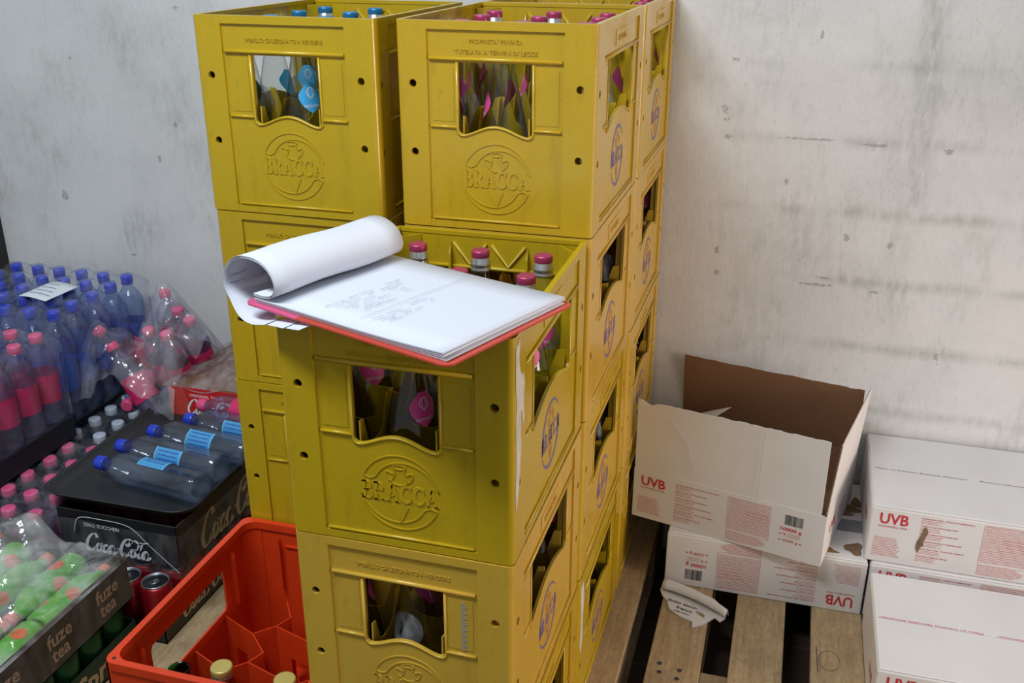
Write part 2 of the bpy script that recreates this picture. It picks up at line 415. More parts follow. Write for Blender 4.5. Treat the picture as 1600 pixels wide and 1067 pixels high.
def bracca_mark(mb, u, v, r, w0, w1, T, mb2=None, emb=False):
    """round emblem: two sweeping crescents, slab-serif word, jug and point"""
    m2 = mb2 or mb
    for (a0, a1) in (((158, 8), (-22, -172)) if emb else ((192, 28), (8, -160))):
        n = 26; ang = [a0+(a1-a0)*i/(n-1) for i in range(n)]
        if emb:
            outl = []; inl = []
            for i, a in enumerate(ang):
                t = i/(n-1); wd = r*.30*(1-t)**.8*(min(1, t*8+.55))
                outl.append((u+r*cos(radians(a)), v+r*sin(radians(a)))); inl.append((u+(r-wd)*cos(radians(a)), v+(r-wd)*sin(radians(a))))
            loop = outl+inl[::-1]+[outl[0]]
            mb.ribbon(loop, .0016, w0, w1, T)
        else:
            P = []; wd = []
            for i, a in enumerate(ang):
                t = i/(n-1); k = r*.2*(1-t)**.6+.0004; P.append((u+(r-k/2)*cos(radians(a)), v+(r-k/2)*sin(radians(a)))); wd.append(k)
            mb.ribbon(P, wd, w0, w1, T)
    h = r*.48; x = -2.58*h; 
    sc = 1
    tot = sum(glyph(c)[1]+.08 for c in 'BRACCA'); k = (2.0*r)/(tot*h); x = u-r*1.0
    for c in 'BRACCA':
        st, wd = glyph(c)
        for P, ww in st:
            wl = [q*h for q in ww] if isinstance(ww, list) else ww*h
            mb.ribbon([(x+a*h*k, v-h*.5-r*.02+b*h) for a, b in P], wl, w0, w1*1.0 if not emb else w1, T)
        x += (wd+.08)*h*k
    wd = .0014 if emb else r*.045
    for P in (arc(u, v+r*.70, r*.17, r*.06, 0, 360, 14), [(u-r*.2, v-r*.36), (u, v-r*.82), (u+r*.2, v-r*.36)],
              catmull([(u-r*.14, v+r*.66), (u-r*.12, v+r*.5), (u-r*.2, v+r*.32), (u-r*.12, v+r*.24), (u, v+r*.21), (u+r*.12, v+r*.24), (u+r*.2, v+r*.32), (u+r*.12, v+r*.5), (u+r*.14, v+r*.66)], 3),
              catmull([(u-r*.16, v+r*.5), (u-r*.34, v+r*.56), (u-r*.3, v+r*.38), (u-r*.2, v+r*.3)], 3), catmull([(u+r*.16, v+r*.5), (u+r*.34, v+r*.56), (u+r*.3, v+r*.38), (u+r*.2, v+r*.3)], 3)):
        m2.ribbon(P, wd, w0, w1, T)
    if not emb:
        m2.ribbon([(u, v+r*.3), (u, v+r*.0), (u, v-r*.8)], [r*.08, r*.2, r*.03], w0, w1, T)
SC = [  # flowing script: pen paths (x, y) before slanting
    [(.62, .78), (.50, .97), (.28, .92), (.10, .62), (.06, .28), (.20, .04), (.42, .06), (.58, .24)],
    [(.86, .46), (.72, .44), (.64, .24), (.72, .04), (.86, .08), (.93, .28), (.86, .46), (.98, .42)],
    [(1.26, .40), (1.16, .46), (1.04, .28), (1.10, .05), (1.24, .06), (1.34, .2)],
    [(1.62, .42), (1.50, .47), (1.38, .28), (1.42, .05), (1.54, .08), (1.64, .40), (1.62, .12), (1.70, .03), (1.80, .14)],
    [(1.86, .36), (2.0, .38)],
    [(2.62, .80), (2.50, 1.0), (2.26, .92), (2.10, .60), (2.08, .24), (2.22, .02), (2.44, .06), (2.6, .26)],
    [(2.30, .72), (2.46, .62), (2.6, .9), (2.84, .96), (3.1, .84), (3.35, .92), (3.6, .98)],
    [(2.86, .46), (2.72, .44), (2.64, .24), (2.72, .04), (2.86, .08), (2.93, .28), (2.86, .46), (2.98, .42)],
    [(3.0, .30), (3.16, .60), (3.20, .86), (3.10, .84), (3.06, .4), (3.12, .05), (3.24, .1)],
    [(3.58, .42), (3.46, .47), (3.34, .28), (3.38, .05), (3.50, .08), (3.60, .40), (3.58, .12), (3.66, .03), (3.82, .2)]]
def script_mark(mb, u, v, h, w, T, flip=1):
    for P in SC:
        C = catmull(P, 6); wd = []
        for i in range(len(C)):
            a = C[max(0, i-1)]; b = C[min(len(C)-1, i+1)]; d = math.atan2(b[1]-a[1], b[0]-a[0])
            wd.append(h*(.045+.115*abs(sin(d-.25))))
        mb.ribbon([(u+(x+.28*y)*h*.92, v+y*h) for x, y in C], wd, w, w+.0003, T)
def scribble(mb, u, v, wlen, h, w, T, ang=0, n=None, seed=0, wd=.0005):
    rnd = random.Random(seed); n = n or max(2, int(wlen/h/.9)); P = []
    for i in range(n*3+1):
        P.append((wlen*i/(n*3)+rnd.uniform(-.2, .2)*h, rnd.uniform(0, h)*(1.3 if rnd.random() < .15 else 1)))
    C = catmull(P, 3); ca, sa = cos(ang), sin(ang)
    mb.ribbon([(u+a*ca-b*sa, v+a*sa+b*ca) for a, b in C], wd, w, w+.0001, T)
def dashes(mb, u, v, wd, h, lines, w, T, th=.0006, seed=0, full=False):
    """tiny printed lines too small to read"""
    rnd = random.Random(seed)
    for i in range(lines):
        y = v-h*i/max(1, lines); x = u; end = u+wd*(1 if full else rnd.uniform(.72, 1))
        while x < end:
            l = rnd.uniform(.0012, .006); l = min(l, end-x); t = th*rnd.uniform(.75, 1.15)
            mb.add([(x, y, w), (x+l, y, w), (x+l, y+t, w), (x, y+t, w)], [(0, 1, 2, 3)], T); x += l+rnd.uniform(.0004, .0012)

# ------------------------------------------------------------------ room
struct(MB().box(-3.4, 3.2, -3.2, 1.35, -.05, 0).build('floor', floor_mat()))
struct(MB().box(-1.842, 3.2, 1.212, 1.35, 0, 3.0).build('wall_back', wall_mat()))
dr = MB().box(-3.2, -1.85, 1.235, 1.29, 0, 3.0).build('door_1', M_DOOR); struct(dr)
struct(MB().box(-1.862, -1.842, 1.19, 1.30, 0, 3.0).build('trim_1', simple('black_trim', (30, 32, 30), .5)))

# ------------------------------------------------------------------ yellow crate
CW, CDp, CH = .298, .398, .3015
def circ(cx, cy, r, n=14): return [(cx+r*cos(2*pi*i/n), cy+r*sin(2*pi*i/n)) for i in range(n)]
def window(u0, u1, vt, vb, bump, ex=1.5):
    P = [(u0, vt-.002), (u0+.002, vt), (u1-.002, vt), (u1, vt-.002)]; n = 22; w = u1-u0; c = .009
    P += [(u1, vb+c), (u1-.0012, vb+.004), (u1-.005, vb+.0005)]
    for i in range(n+1):
        t = 1-i/n; x = u0+.009+(w-.018)*t
        P.append((x, vb+bump*max(0, sin(pi*t))**ex))
    P += [(u0+.005, vb+.0005), (u0+.0012, vb+.004), (u0, vb+c)]
    return P
def crate_side(mb, L, T, win, posts, holes, lines, vt=.2445):
    """one wall; u along it, v up, w outwards"""
    H = CH; r = .008; rec = -.0032; th = -.0065
    hc = [circ(x, y, .0058) for x, y in holes]
    mb.plate([(r, 0), (L-r, 0), (L-r, H-.003), (r, H-.003)], [win]+hc, th, rec, T)
    p0, p1 = posts
    for a, b in ((r, p0), (p1, L-r)):
        hh = [circ(x, y, .0058) for x, y in holes if a < x < b]
        mb.plate([(a, 0), (b, 0), (b, H), (a, H)], hh, rec, 0, T)
    mb.plate([(p0, H-.012), (p1, H-.012), (p1, H), (p0, H)], [], rec, 0, T)              # rim
    mb.plate([(p0, 0), (p1, 0), (p1, .010), (p0, .010)], [], rec, -.0004, T)
    mb.tube([T(p0+.004, .0135, rec+.0012), T(p1-.004, .0135, rec+.0012)], .0022, 6)
    mb.tube([T(p0+.003, vt+.0045, rec+.001), T(p1-.003, vt+.0045, rec+.001)], .0030, 8)
    u0 = min(p[0] for p in win); u1 = max(p[0] for p in win); vb = min(p[1] for p in win)
    cx = [p for p in win if p[1] < vt-.01]
    bead = [((x-(u0+u1)/2)*1.035+(u0+u1)/2, y-.0022) for x, y in cx]
    bead = [(u1+.0012, vt)]+[(min(u1+.0014, max(u0-.0014, x)), y) for x, y in bead]+[(u0-.0012, vt)]
    mb.tube([T(x, y, rec+.0004) for x, y in bead], .0019, 6)
    for a, b in ((p0+.003, u0-.002), (u1+.002, p1-.003)):
        mb.tube([T(a, vb+.010, rec+.0008), T(b, vb+.010, rec+.0008)], .0024, 6)
        mb.plate([(a+.004, vb+.018), (b-.004, vb+.018), (b-.004, vt-.007), (a+.004, vt-.007)], [], rec, rec+.0006, T)
    # inner skin: rim roll, cross bead, pointed ribs and the V-shaped stiffeners
    mb.plate([(r, H-.006), (L-r, H-.006), (L-r, H), (r, H)], [], th-.001, rec, T)
    mb.tube([T(.012, .247, th-.001), T(L-.012, .247, th-.001)], .0032, 8)
    for q in lines:
        mb.add([(q-.0018, .10, th), (q+.0018, .10, th), (q+.0018, .278, th), (q, .286, th), (q-.0018, .278, th),
                (q-.0018, .10, th-.012), (q+.0018, .10, th-.012), (q+.0018, .268, th-.009), (q, .284, th-.002), (q-.0018, .268, th-.009)],
               [(0, 4, 3, 2, 1), (5, 6, 7, 8, 9), (0, 5, 9, 4), (1, 2, 7, 6), (2, 3, 8, 7), (3, 4, 9, 8), (0, 1, 6, 5)], T)
    for i in range(len(lines)-1):
        a, b = lines[i], lines[i+1]; nv = 2 if b-a < .15 else 4; c_ = (b-a)/nv
        for x0, x1 in [(a+c_*k_+.004, a+c_*(k_+1)-.004) for k_ in range(nv)]:
            mb.tube([T(x0, .285, th-.001), T((x0+x1)/2, .250, th-.001), T(x1, .285, th-.001)], .0027, 6)
FR = lambda u, v, w: (u-CW/2, -w, v)
BK = lambda u, v, w: (CW/2-u, CDp+w, v)
RT = lambda u, v, w: (CW/2+w, u, v)
LF = lambda u, v, w: (-CW/2-w, CDp-u, v)
FH = [(.0245, .213), (.0245, .113), (.2745, .213), (.2745, .113)]
SH = [(.024, .205), (.024, .105), (.376, .205), (.376, .105)]
WF = window(.093, .205, .2445, .142, .014); WS = window(.098, .306, .2445, .140, .021, 1.0)
body = MB()
for T in (FR, BK): crate_side(body, CW, T, WF, (.047, .251), FH, [.0885, .2095])
for T in (RT, LF): crate_side(body, CDp, T, WS, (.052, .346), SH, [.0925, .3115])
for sx, sy in ((-1, 0), (1, 0), (-1, 1), (1, 1)):
    cx = sx*(CW/2-.008); cy = .008 if sy == 0 else CDp-.008
    a0 = {(-1, 0): 180, (1, 0): 270, (1, 1): 0, (-1, 1): 90}[(sx, sy)]
    P = [(cx+.008*cos(radians(a0+i*15)), cy+.008*sin(radians(a0+i*15))) for i in range(7)]
    Q = [(cx+.0035*cos(radians(a0+i*15)), cy+.0035*sin(radians(a0+i*15))) for i in range(7)]
    body.plate(P+Q[::-1], [], 0, CH)
    # slanting inner web that closes the hollow corner
    x1 = sx*(CW/2-.0065); x2 = sx*(CW/2-.040); yA = .040 if sy == 0 else CDp-.040; yB = .0065 if sy == 0 else CDp-.0065
    dx = .0015*sx; dy = .0015*(1 if sy == 0 else -1)
    body.add([(x1, yA, .01), (x2, yB, .01), (x2-dx, yB+dy, .01), (x1-dx, yA+dy, .01), (x1, yA, CH-.008), (x2, yB, CH-.008), (x2-dx, yB+dy, CH-.008), (x1-dx, yA+dy, CH-.008)],
             [(0, 1, 2, 3), (4, 7, 6, 5), (0, 4, 5, 1), (1, 5, 6, 2), (2, 6, 7, 3), (3, 7, 4, 0)])
body.box(-CW/2+.006, CW/2-.006, .006, CDp-.006, .002, .006)
body.box(-CW/2+.012, CW/2-.012, .012, CDp-.012, -.0012, .003)
ME_BODY = body.mesh('crate_body', M_YEL)
dv = MB()
def pocket(n, L):     # divider outline with a rounded dip in every cell
    P = [(0, .012)]; c = L/n; top = []
    for i in range(n):
        a = c*i; top += [(a+.002, .168), (a+.012, .166), (a+.017, .150), (a+.024, .128), (a+.036, .122), (a+c-.036, .122), (a+c-.024, .128), (a+c-.017, .150), (a+c-.012, .166), (a+c-.002, .168)]
    return [(0, .012)]+top+[(L, .012)]
for x in (-.0497, .0497):
    dv.plate(pocket(4, CDp-.014), [], -.0011, .0011, lambda u, v, w, x=x: (x+w, u+.007, v))
for y in (.1, .199, .298):
    dv.plate(pocket(3, CW-.014), [], -.0011, .0011, lambda u, v, w, y=y: (u-CW/2+.007, y+w, v))
ME_DIV = dv.mesh('dividers', M_YEL)
em = MB(); bracca_mark(em, .151, .078, .052, -.0033, -.0021, FR, emb=True); bracca_mark(em, .147, .078, .052, -.0033, -.0021, BK, emb=True)
ME_EMB = em.mesh('embossed_emblem', M_YEL)
pm = MB(); pm2 = MB(); bracca_mark(pm, .199, .084, .050, -.0033, -.0029, RT, pm2); bracca_mark(pm, .199, .084, .050, -.0033, -.0029, LF, pm2)
ME_PRT = pm.mesh('printed_emblem', M_PURP); ME_PRT2 = pm2.mesh('jug_print', M_ORG)
def band(kind):
    mb = MB()
    if kind == 0: put_text(mb, 'IMBALLO CAUZIONATO A RENDERE', .150, .2635, .0085, -.0034, FR, width=.128, depth=.0012, align='c')
    else:
        put_text(mb, "PROPRIETA' PRIVATA", .150, .2715, .0085, -.0034, FR, width=.080, depth=.0012, align='c')
        put_text(mb, 'TUTELATA A TERMINI DI LEGGE', .150, .2565, .0085, -.0034, FR, width=.124, depth=.0012, align='c')
    mb.plate([(.150, .258), (.250, .258), (.250, .282), (.150, .282)], [], -.0032, -.0022, RT)
    put_text(mb, 'BRACCA SPA', .200, .2655, .0115, -.0023, RT, width=.066, depth=.0012, align='c', bold=.01)
    # small moulded marks beside the window
    for s in range(7): scribble(mb, .062, .165+.009*s, .006, .003, -.0028, lambda u, v, w: FR(u, v, w), seed=s+kind*9, wd=.0007, n=2)
    for s in range(7): scribble(mb, .226, .165+.009*s, .006, .003, -.0028, lambda u, v, w: FR(u, v, w), seed=s+30+kind*9, wd=.0007, n=2)
    return mb.mesh('moulded_lettering', M_YEL)
ME_BAND = [band(0), band(1)]
def crate(loc, kind, label, rz=0, tone=(194, 164, 20)):
    e = empty('bottle_crate', loc, label, 'crate', 'yellow bottle crates', rz)
    for n, me in (('crate_body', ME_BODY), ('divider_grid', ME_DIV), ('embossed_emblem', ME_EMB), ('moulded_lettering', ME_BAND[kind])):
        o = bpy.data.objects.new(n, me); COL.objects.link(o); o.parent = e; o.color = lin(tone)
    o = bpy.data.objects.new('printed_emblem', ME_PRT); COL.objects.link(o); o.parent = e; o['label'] = 'purple printed round emblem'
    o2 = bpy.data.objects.new('jug_print', ME_PRT2); COL.objects.link(o2); o2.parent = o; o2['label'] = 'orange jug in the emblem'
    return e

# glass bottle
def cone_r(z):
    pr = GP
    for (r0, z0), (r1, z1) in zip(pr, pr[1:]):
        if z0 <= z <= z1: return r0+(r1-r0)*(z-z0)/max(1e-6, z1-z0)
    return .012
GP = [(.030, .001), (.037, .003), (.0405, .010), (.041, .03), (.041, .088), (.0395, .104), (.036, .125), (.0315, .150), (.0265, .176), (.0215, .200), (.0172, .220), (.0145, .236), (.0135, .252), (.0135, .262)]
me_glass = MB().lathe(GP, 28).mesh('glass_body', M_GLASS)
def cap_mesh(name, mat):
    return MB().lathe([(.0131, .0), (.0135, .001), (.0135, .0088), (.0126, .0108), (.0114, .0114), (.0108, .0110)], 40, knurl=((0, 1, 2), .03)).mesh(name, mat)
me_col = MB().lathe([(.0138, .254), (.0152, .2545), (.0155, .257), (.0142, .2585), (.0142, .2615), (.0150, .263), (.0150, .2655), (.0138, .267), (.0132, .2745), (.0128, .275)], 28).mesh('silver_collar', M_SILV)
def cone_patch(fn, z0, z1, a0, a1, nz=14, na=20, grow=.0006):
    mb = MB(); keep = {}
    for i in range(nz):
        for j in range(na):
            z = z0+(z1-z0)*i/(nz-1); half = fn(i/(nz-1)); t = (j/(na-1)*2-1)*half; a = (a0+a1)/2+(a1-a0)/2*t
            r = cone_r(z)+grow; mb.v.append((r*sin(a), -r*cos(a), z))
    for i in range(nz-1):
        for j in range(na-1):
            mb.f.append((i*na+j, i*na+j+1, (i+1)*na+j+1, (i+1)*na+j)); mb.sm.append(True)
    return mb
heart = lambda t: (sin(min(1, t/.62)*pi/2)**.9 if t < .62 else max(.34, 1-((t-.62)/.38)**1.3*.75))
disc = lambda t: max(.02, sqrt(max(0, 1-(2*t-1)**2)))
def glass_bottle(pink):
    e = empty('glass_bottle', (0, 0, 0), '', 'bottle')
    o = bpy.data.objects.new('glass_body', me_glass); COL.objects.link(o); o.parent = e
    o = bpy.data.objects.new('collar', me_col); COL.objects.link(o); o.parent = e; o['label'] = 'silver collar'
    c = bpy.data.objects.new('cap', cap_mesh('cap', M_PCAP if pink else M_BCAP)); COL.objects.link(c); c.parent = e; c.location = (0, 0, .2735)
    c['label'] = 'crimson pink screw cap' if pink else 'blue screw cap'
    mb = cone_patch(heart, .151, .196, -.72, .72); l = mb.build('neck_label', M_LHP if pink else M_LHB, e, 'heart shaped neck label')
    t = MB()
    def TT(u, v, w):
        r = cone_r(v)+.0011; a = u/r; return (r*sin(a), -r*cos(a), v)
    put_text(t, 'NATURALE' if pink else 'FRIZZANTE', 0, .160, .0055, 0, TT, width=.026, align='c'); t.ribbon(arc(0, .182, .006, .007, 0, 360, 16), .0008, 0, .0002, TT); t.ribbon(arc(0, .181, .003, .009, 0, 360, 12), .0006, 0, .0002, TT)
    t.build('label_lettering', M_WHT, l)
    mb = cone_patch(disc, .122, .176, pi-.8, pi+.8); mb.build('back_label', M_LGREY, e)
    return e
GB = {True: glass_bottle(True), False: glass_bottle(False)}; used = {True: False, False: False}
ROWN = ['front', 'second', 'third', 'rear']; COLN = ['left', 'middle', 'right']
def fill(origin, pink, cells, where, rz=0):
    for (i, j) in cells:
        src = GB[pink]
        o = src if not used[pink] else dup(src); used[pink] = True
        x = (i-1)*.0993; y = [.054, .1495, .2485, .344][j]
        p = Vector((x+random.uniform(-.002, .002), y+random.uniform(-.002, .002), .0065)); p.rotate(Matrix.Rotation(rz, 3, 'Z'))
        o.location = Vector(origin)+p; o.rotation_euler = (random.uniform(-.012, .012), random.uniform(-.012, .012), random.uniform(0, 6.28))
        o['label'] = '%s-capped bottle, %s row %s, %s' % ('pink' if pink else 'blue', ROWN[j], COLN[i], where)
        o['category'] = 'bottle'; o['group'] = 'glass bottles in the yellow crates'
PZ = .1442; LV = .3033
ALL = [(i, j) for i in range(3) for j in range(4)]
RC = [(2, j) for j in range(4)]; FRW = [(0, 0), (1, 0)]
names = {}
def lvl(k): return PZ+LV*k
CR = [  # x centre, y front, level, band kind, label, bottles, pink, location word for bottles, rz
    (-.477, .396, 3, 0, 'yellow plastic crate topping the left column, filled with blue-capped bottles', ALL, False, 'open crate topping the left column', -.008),
    (-.474, .398, 2, 0, 'yellow crate second from top in the left column, partly behind the notepad roll', [(0, 0), (1, 0), (2, 0)], False, 'second crate down in the left column', .004),
    (-.475, .396, 1, 0, 'yellow crate third from top in the left column, above the red crate', [], False, '', 0),
    (-.475, .396, 0, 0, 'lowest yellow crate of the left column, hidden behind the red crate', [], False, '', 0),
    (-.152, 0, 2, 1, 'open yellow crate under the notepad with torn white label at its corner', ALL, True, 'open crate under the notepad', .006),
    (-.152, -.001, 1, 0, 'paler yellow crate directly below the crate that carries the notepad', FRW+RC, True, 'crate below the notepad crate', 0),
    (-.150, 0, 0, 1, 'lowest yellow crate of the front stack, mostly below the picture edge', RC, True, 'lowest crate of front stack', 0),
    (-.149, .404, 3, 1, 'yellow crate topping the middle stack, open, filled with pink-capped bottles', ALL, True, 'top crate of the middle stack', 0),
    (-.149, .405, 2, 0, 'yellow crate of the middle stack directly under its topmost crate', RC, True, 'second crate down in middle stack', 0),
    (-.150, .404, 1, 1, 'yellow crate third from top of the middle stack, side face seen', RC, True, 'third crate down in middle stack', 0),
    (-.149, .404, 0, 0, 'lowest crate of the middle stack with torn label scrap on its side', RC, True, 'lowest crate of middle stack', 0),
    (-.147, .808, 3, 0, 'topmost yellow crate of the stack nearest the wall', FRW+RC, True, 'top crate nearest the wall', 0),
    (-.148, .808, 2, 0, 'yellow crate second from top in the stack nearest the wall', RC, True, 'second crate down nearest the wall', 0),
    (-.147, .808, 1, 0, 'yellow crate third from top in the stack nearest the wall', RC, True, 'third crate down nearest the wall', 0),
    (-.148, .808, 0, 0, 'bottom yellow crate of the stack nearest the wall, standing on the pallet', RC, True, 'bottom crate nearest the wall', 0)]
CROBJ = []
PALE, GRN, MID = (198, 160, 62), (180, 153, 20), (190, 156, 36)
TONES = [GRN, GRN, GRN, GRN, GRN, PALE, MID, MID, PALE, MID, GRN, MID, PALE, PALE, MID]
for x, y, k, kind, lab, cells, pink, where, rz in CR:
    e = crate((x, y, lvl(k)), kind, lab, rz, TONES[len(CROBJ)]); CROBJ.append(e); fill((x, y, lvl(k)), pink, cells, where, rz)
def torn(e, pts, T, name='torn_label', mat=M_TORN, label='torn white paper label'):
    mb = MB(); mb.plate(pts, [], .0001, .0005, T); mb.build(name, mat, e, label)
torn(CROBJ[4], [(.006, .286), (.012, .291), (.016, .288), (.020, .296), (.024, .290), (.020, .27), (.024, .255), (.034, .243), (.040, .246), (.046, .228), (.040, .205), (.044, .185), (.039, .176), (.034, .196), (.030, .200), (.028, .172), (.031, .150), (.026, .122), (.022, .098), (.014, .080), (.008, .072), (.006, .10), (.010, .14), (.007, .18), (.011, .215), (.006, .24)][::1], RT)
torn(CROBJ[10], [(.008, .28), (.03, .285), (.04, .25), (.032, .20), (.036, .16), (.022, .13), (.012, .16), (.016, .22)], RT)
mb = MB()
for i in range(26): mb.plate([(.2285, .232-.0029*i), (.2325+.002*((i*7) % 3), .232-.0029*i), (.2325+.002*((i*7) % 3), .2335-.0029*i), (.2285, .2335-.0029*i)], [], -.0025, -.0020, FR)
mb.build('grey_stamp', M_STAMP, CROBJ[5], 'grey printed date stamp')

# ------------------------------------------------------------------ notepad on the front crate
ZT = PZ+LV*3-.0015
na = radians(-20.6)
pad = empty('notepad', (-.345, .008, ZT+.004), 'squared notepad on a red and pink board, pages rolled back, lying on the open crate', 'notepad', None, na)
BL, BWd = .322, .236
def rr(x0, x1, y0, y1, r, n=6):
    P = []
    for cx, cy, a in ((x1-r, y1-r, 0), (x0+r, y1-r, 90), (x0+r, y0+r, 180), (x1-r, y0+r, 270)):
        P += [(cx+r*cos(radians(a+90*i/n)), cy+r*sin(radians(a+90*i/n))) for i in range(n+1)]
    return P
XY = lambda u, v, w: (u, v, w)
weighted(MB().plate(rr(0, BL, 0, BWd, .012), [], 0, .0028).build('backing_board', M_BOARD, pad, 'glossy board, pink at the rolled end and red beyond'), .0008)
stk = MB()
for k in range(5):
    z = .003+k*.0017; dx = [0, .003, -.002, .002, 0][k]; lift = .0028
    def fn(s, t, z=z, dx=dx, k=k):
        x = .016+s*.296+dx*(s > .02); y = .008+t*.215+(.0015*k if t > .5 else -.0008*k)
        c = max(0, s-.5)*2; return (x, y, z+lift*.35*k*(c**2)*(.3+.7*(1-t)))
    g0 = len(stk.v); stk.grid(16, 6, fn); 
    n = 16*6; vs = stk.v[g0:]; stk.v += [(a, b, c-.0014) for a, b, c in vs]
    stk.f += [tuple(i+n for i in f) for f in stk.f[-15*5:]]; stk.sm += [True]*(15*5)
    rim = [i*6 for i in range(16)]+[15*6+j for j in range(1, 6)]+[i*6+5 for i in range(14, -1, -1)]+[j for j in range(4, 0, -1)]
    stk.f += [(g0+a, g0+b, g0+n+b, g0+n+a) for a, b in zip(rim, rim[1:]+rim[:1])]; stk.sm += [False]*len(rim)
pg = stk.build('page_block', M_GRID, pad)
path = [(.016, .013), (.034, .0135), (.049, .018), (.056, .030), (.052, .044), (.040, .055), (.020, .061), (-.002, .059), (-.021, .049), (-.033, .032), (-.034, .012), (-.022, -.006), (-.002, -.019), (.024, -.020), (.052, -.013), (.085, -.0085), (.112, -.004)]
for k, (off, cut) in enumerate(((0, 0), (.0012, 1), (.0026, 2))):
    C = catmull([(a, b) for a, b in path[:len(path)-cut]], 5)
    mb = MB(); m = len(C); nn = 8; q = []
    for i, (a, b) in enumerate(C):
        A = Vector(C[max(0, i-1)]); B = Vector(C[min(m-1, i+1)]); d = (B-A).normalized(); nx, nz = d.y, -d.x
        q.append((a-nx*off, b-nz*off, nx, nz))
    for i, (a, b, nx, nz) in enumerate(q):
        for j in range(nn+1):
            t = j/nn; y = .004+t*(.222)
            flare = (1-t)*.012*(sin(pi*i/m))
            wob = .0012*sin(3*t*pi+i*.12)
            mb.v.append((a+nx*wob-flare*.4*(1 if k == 0 else .8)*(1 if i > m*.4 else 0), y-(.018*max(0, (i-m*.72)/(m*.28)) if t < .5 else 0)*(1-2*t if t < .5 else 0), b+nz*wob))
    for i in range(m-1):
        for j in range(nn): mb.f.append((i*(nn+1)+j, i*(nn+1)+j+1, (i+1)*(nn+1)+j+1, (i+1)*(nn+1)+j)); mb.sm.append(True)
    o = mb.build('rolled_page', M_GRID if k == 2 else M_PAPER, pad, 'page rolled back over the top')
    sd = o.modifiers.new('t', 'SOLIDIFY'); sd.thickness = .0003
    if k == 2:
        im = MB()
        for a_, j0, ln_, sd_, dark in ((.665, .010, .026, 1, 1), (.705, .010, .024, 2, 1), (.705, .042, .008, 3, 1), (.62, .060, .02, 4, 0), (.66, .060, .022, 5, 0), (.70, .058, .03, 6, 0), (.74, .066, .02, 7, 0)):
            def IT(u, v, w, a_=a_):
                f = a_*(m-1)-v/.0035*.55; i0 = max(0, min(m-2, int(f))); g = f-i0; A = q[i0]; B = q[i0+1]
                nx_ = A[2]; nz_ = A[3]
                fx = (1-u/.222)*.0038*sin(pi*f/m)*(1 if f > m*.4 else 0); return (A[0]+(B[0]-A[0])*g-nx_*.0020-fx, u, A[1]+(B[1]-A[1])*g-nz_*.0020)
            scribble(im, j0, 0, ln_, .0042, 0, IT, seed=sd_, wd=.0007)
        im.build('inner_handwriting', M_DARKINK, o, 'dark handwriting inside the roll')
# handwriting on the top page: lines run across the short side, text turned
hw = MB(); zt = .0116
HT = lambda u, v, w: (u, v, zt+.0006+w)
def wline(x, y, words, seed, h=.0034):
    for i, (s, l) in enumerate(words): scribble(hw, x, y+s, l, h, 0, HT, ang=radians(82), seed=seed*7+i, wd=.00042)
wline(.112, .030, [(0, .030), (.038, .014), (.056, .020), (.1, .024)], 1)
wline(.122, .038, [(0, .012), (.018, .020), (.052, .010), (.074, .034)], 2)
wline(.131, .043, [(0, .020), (.03, .018), (.076, .012)], 3)
wline(.140, .046, [(0, .012), (.02, .016), (.042, .020), (.082, .01)], 4)
wline(.149, .054, [(.002, .03), (.072, .010)], 5)
wline(.156, .050, [(0, .008), (.014, .014), (.034, .018)], 6)
wline(.184, .034, [(0, .016), (.022, .022), (.062, .026)], 7)
wline(.193, .038, [(0, .022), (.03, .016), (.084, .006)], 8)
wline(.202, .042, [(0, .020), (.026, .012), (.044, .012)], 9)
hw.ribbon([(.170, .028), (.172, .12), (.176, .212)], .0004, 0, .0001, HT)
hw.build('handwriting', M_PEN, pad, 'faint grey handwriting')

# ------------------------------------------------------------------ pallets
def pallet(x0, x1, y0, y1, boards, label, along='y', bw=.1):
    e = empty('wooden_pallet', ((x0+x1)/2, (y0+y1)/2, 0), label, 'pallet')
    cx, cy = (x0+x1)/2, (y0+y1)/2
    def part(name, a, b, c, d, z0, z1):
        o = weighted(MB().box(a-cx, b-cx, c-cy, d-cy, z0, z1).build(name, M_WOOD, e), .0015, 1); return o
    for a, b in boards: part('top_board', a, b, y0, y1, .122, .144)
    L = y1-y0; ys = [y0, (y0+y1)/2-.072, y1-.145]
    for y in ys:
        part('cross_board', x0, x1, y, y+.145, .100, .122)
        for x in (x0, cx-.05, x1-.1): part('block', x, x+.1, y, y+.145, .022, .100)
    for x in (x0, cx-.05, x1-.1): part('bottom_board', x, x+.1, y0, y1, 0, .022)
    return e
pallet(-.745, .052, -.01, 1.19, [(-.745, -.645), (-.57, -.47), (-.395, -.295), (-.22, -.12), (-.048, .052)], 'worn wooden pallet under the yellow crates')
p2 = pallet(.102, .905, -.05, 1.15, [(.102, .203), (.256, .357), (.410, .511), (.565, .665), (.72, .905)], 'worn wooden pallet with bare slats under the white cardboard boxes')
mb = MB(); mb.ribbon(arc(.445, .70, .02, .03, 0, 330, 16), .0009, .1442, .1446); mb.ribbon([(.424, .66), (.420, .74)], .0015, .1442, .1446)
for x, y in ((.125, .60), (.165, .59), (.128, .575), (.163, .565)): mb.plate(circ(x, y, .005, 8), [], .1442, .1446)
mb.v = [(a-.5035, b-.55, c) for a, b, c in mb.v]; mb.build('nail_and_scribble_marks', M_DARKINK, p2, 'dark nail heads and scrawled marks')
pallet(-1.80, -.765, -.06, 1.19, [(-1.80, -1.68), (-1.62, -1.50), (-1.44, -1.32), (-1.26, -1.14), (-1.08, -.96), (-.885, -.765)], 'wooden pallet under the drinks packs at left')

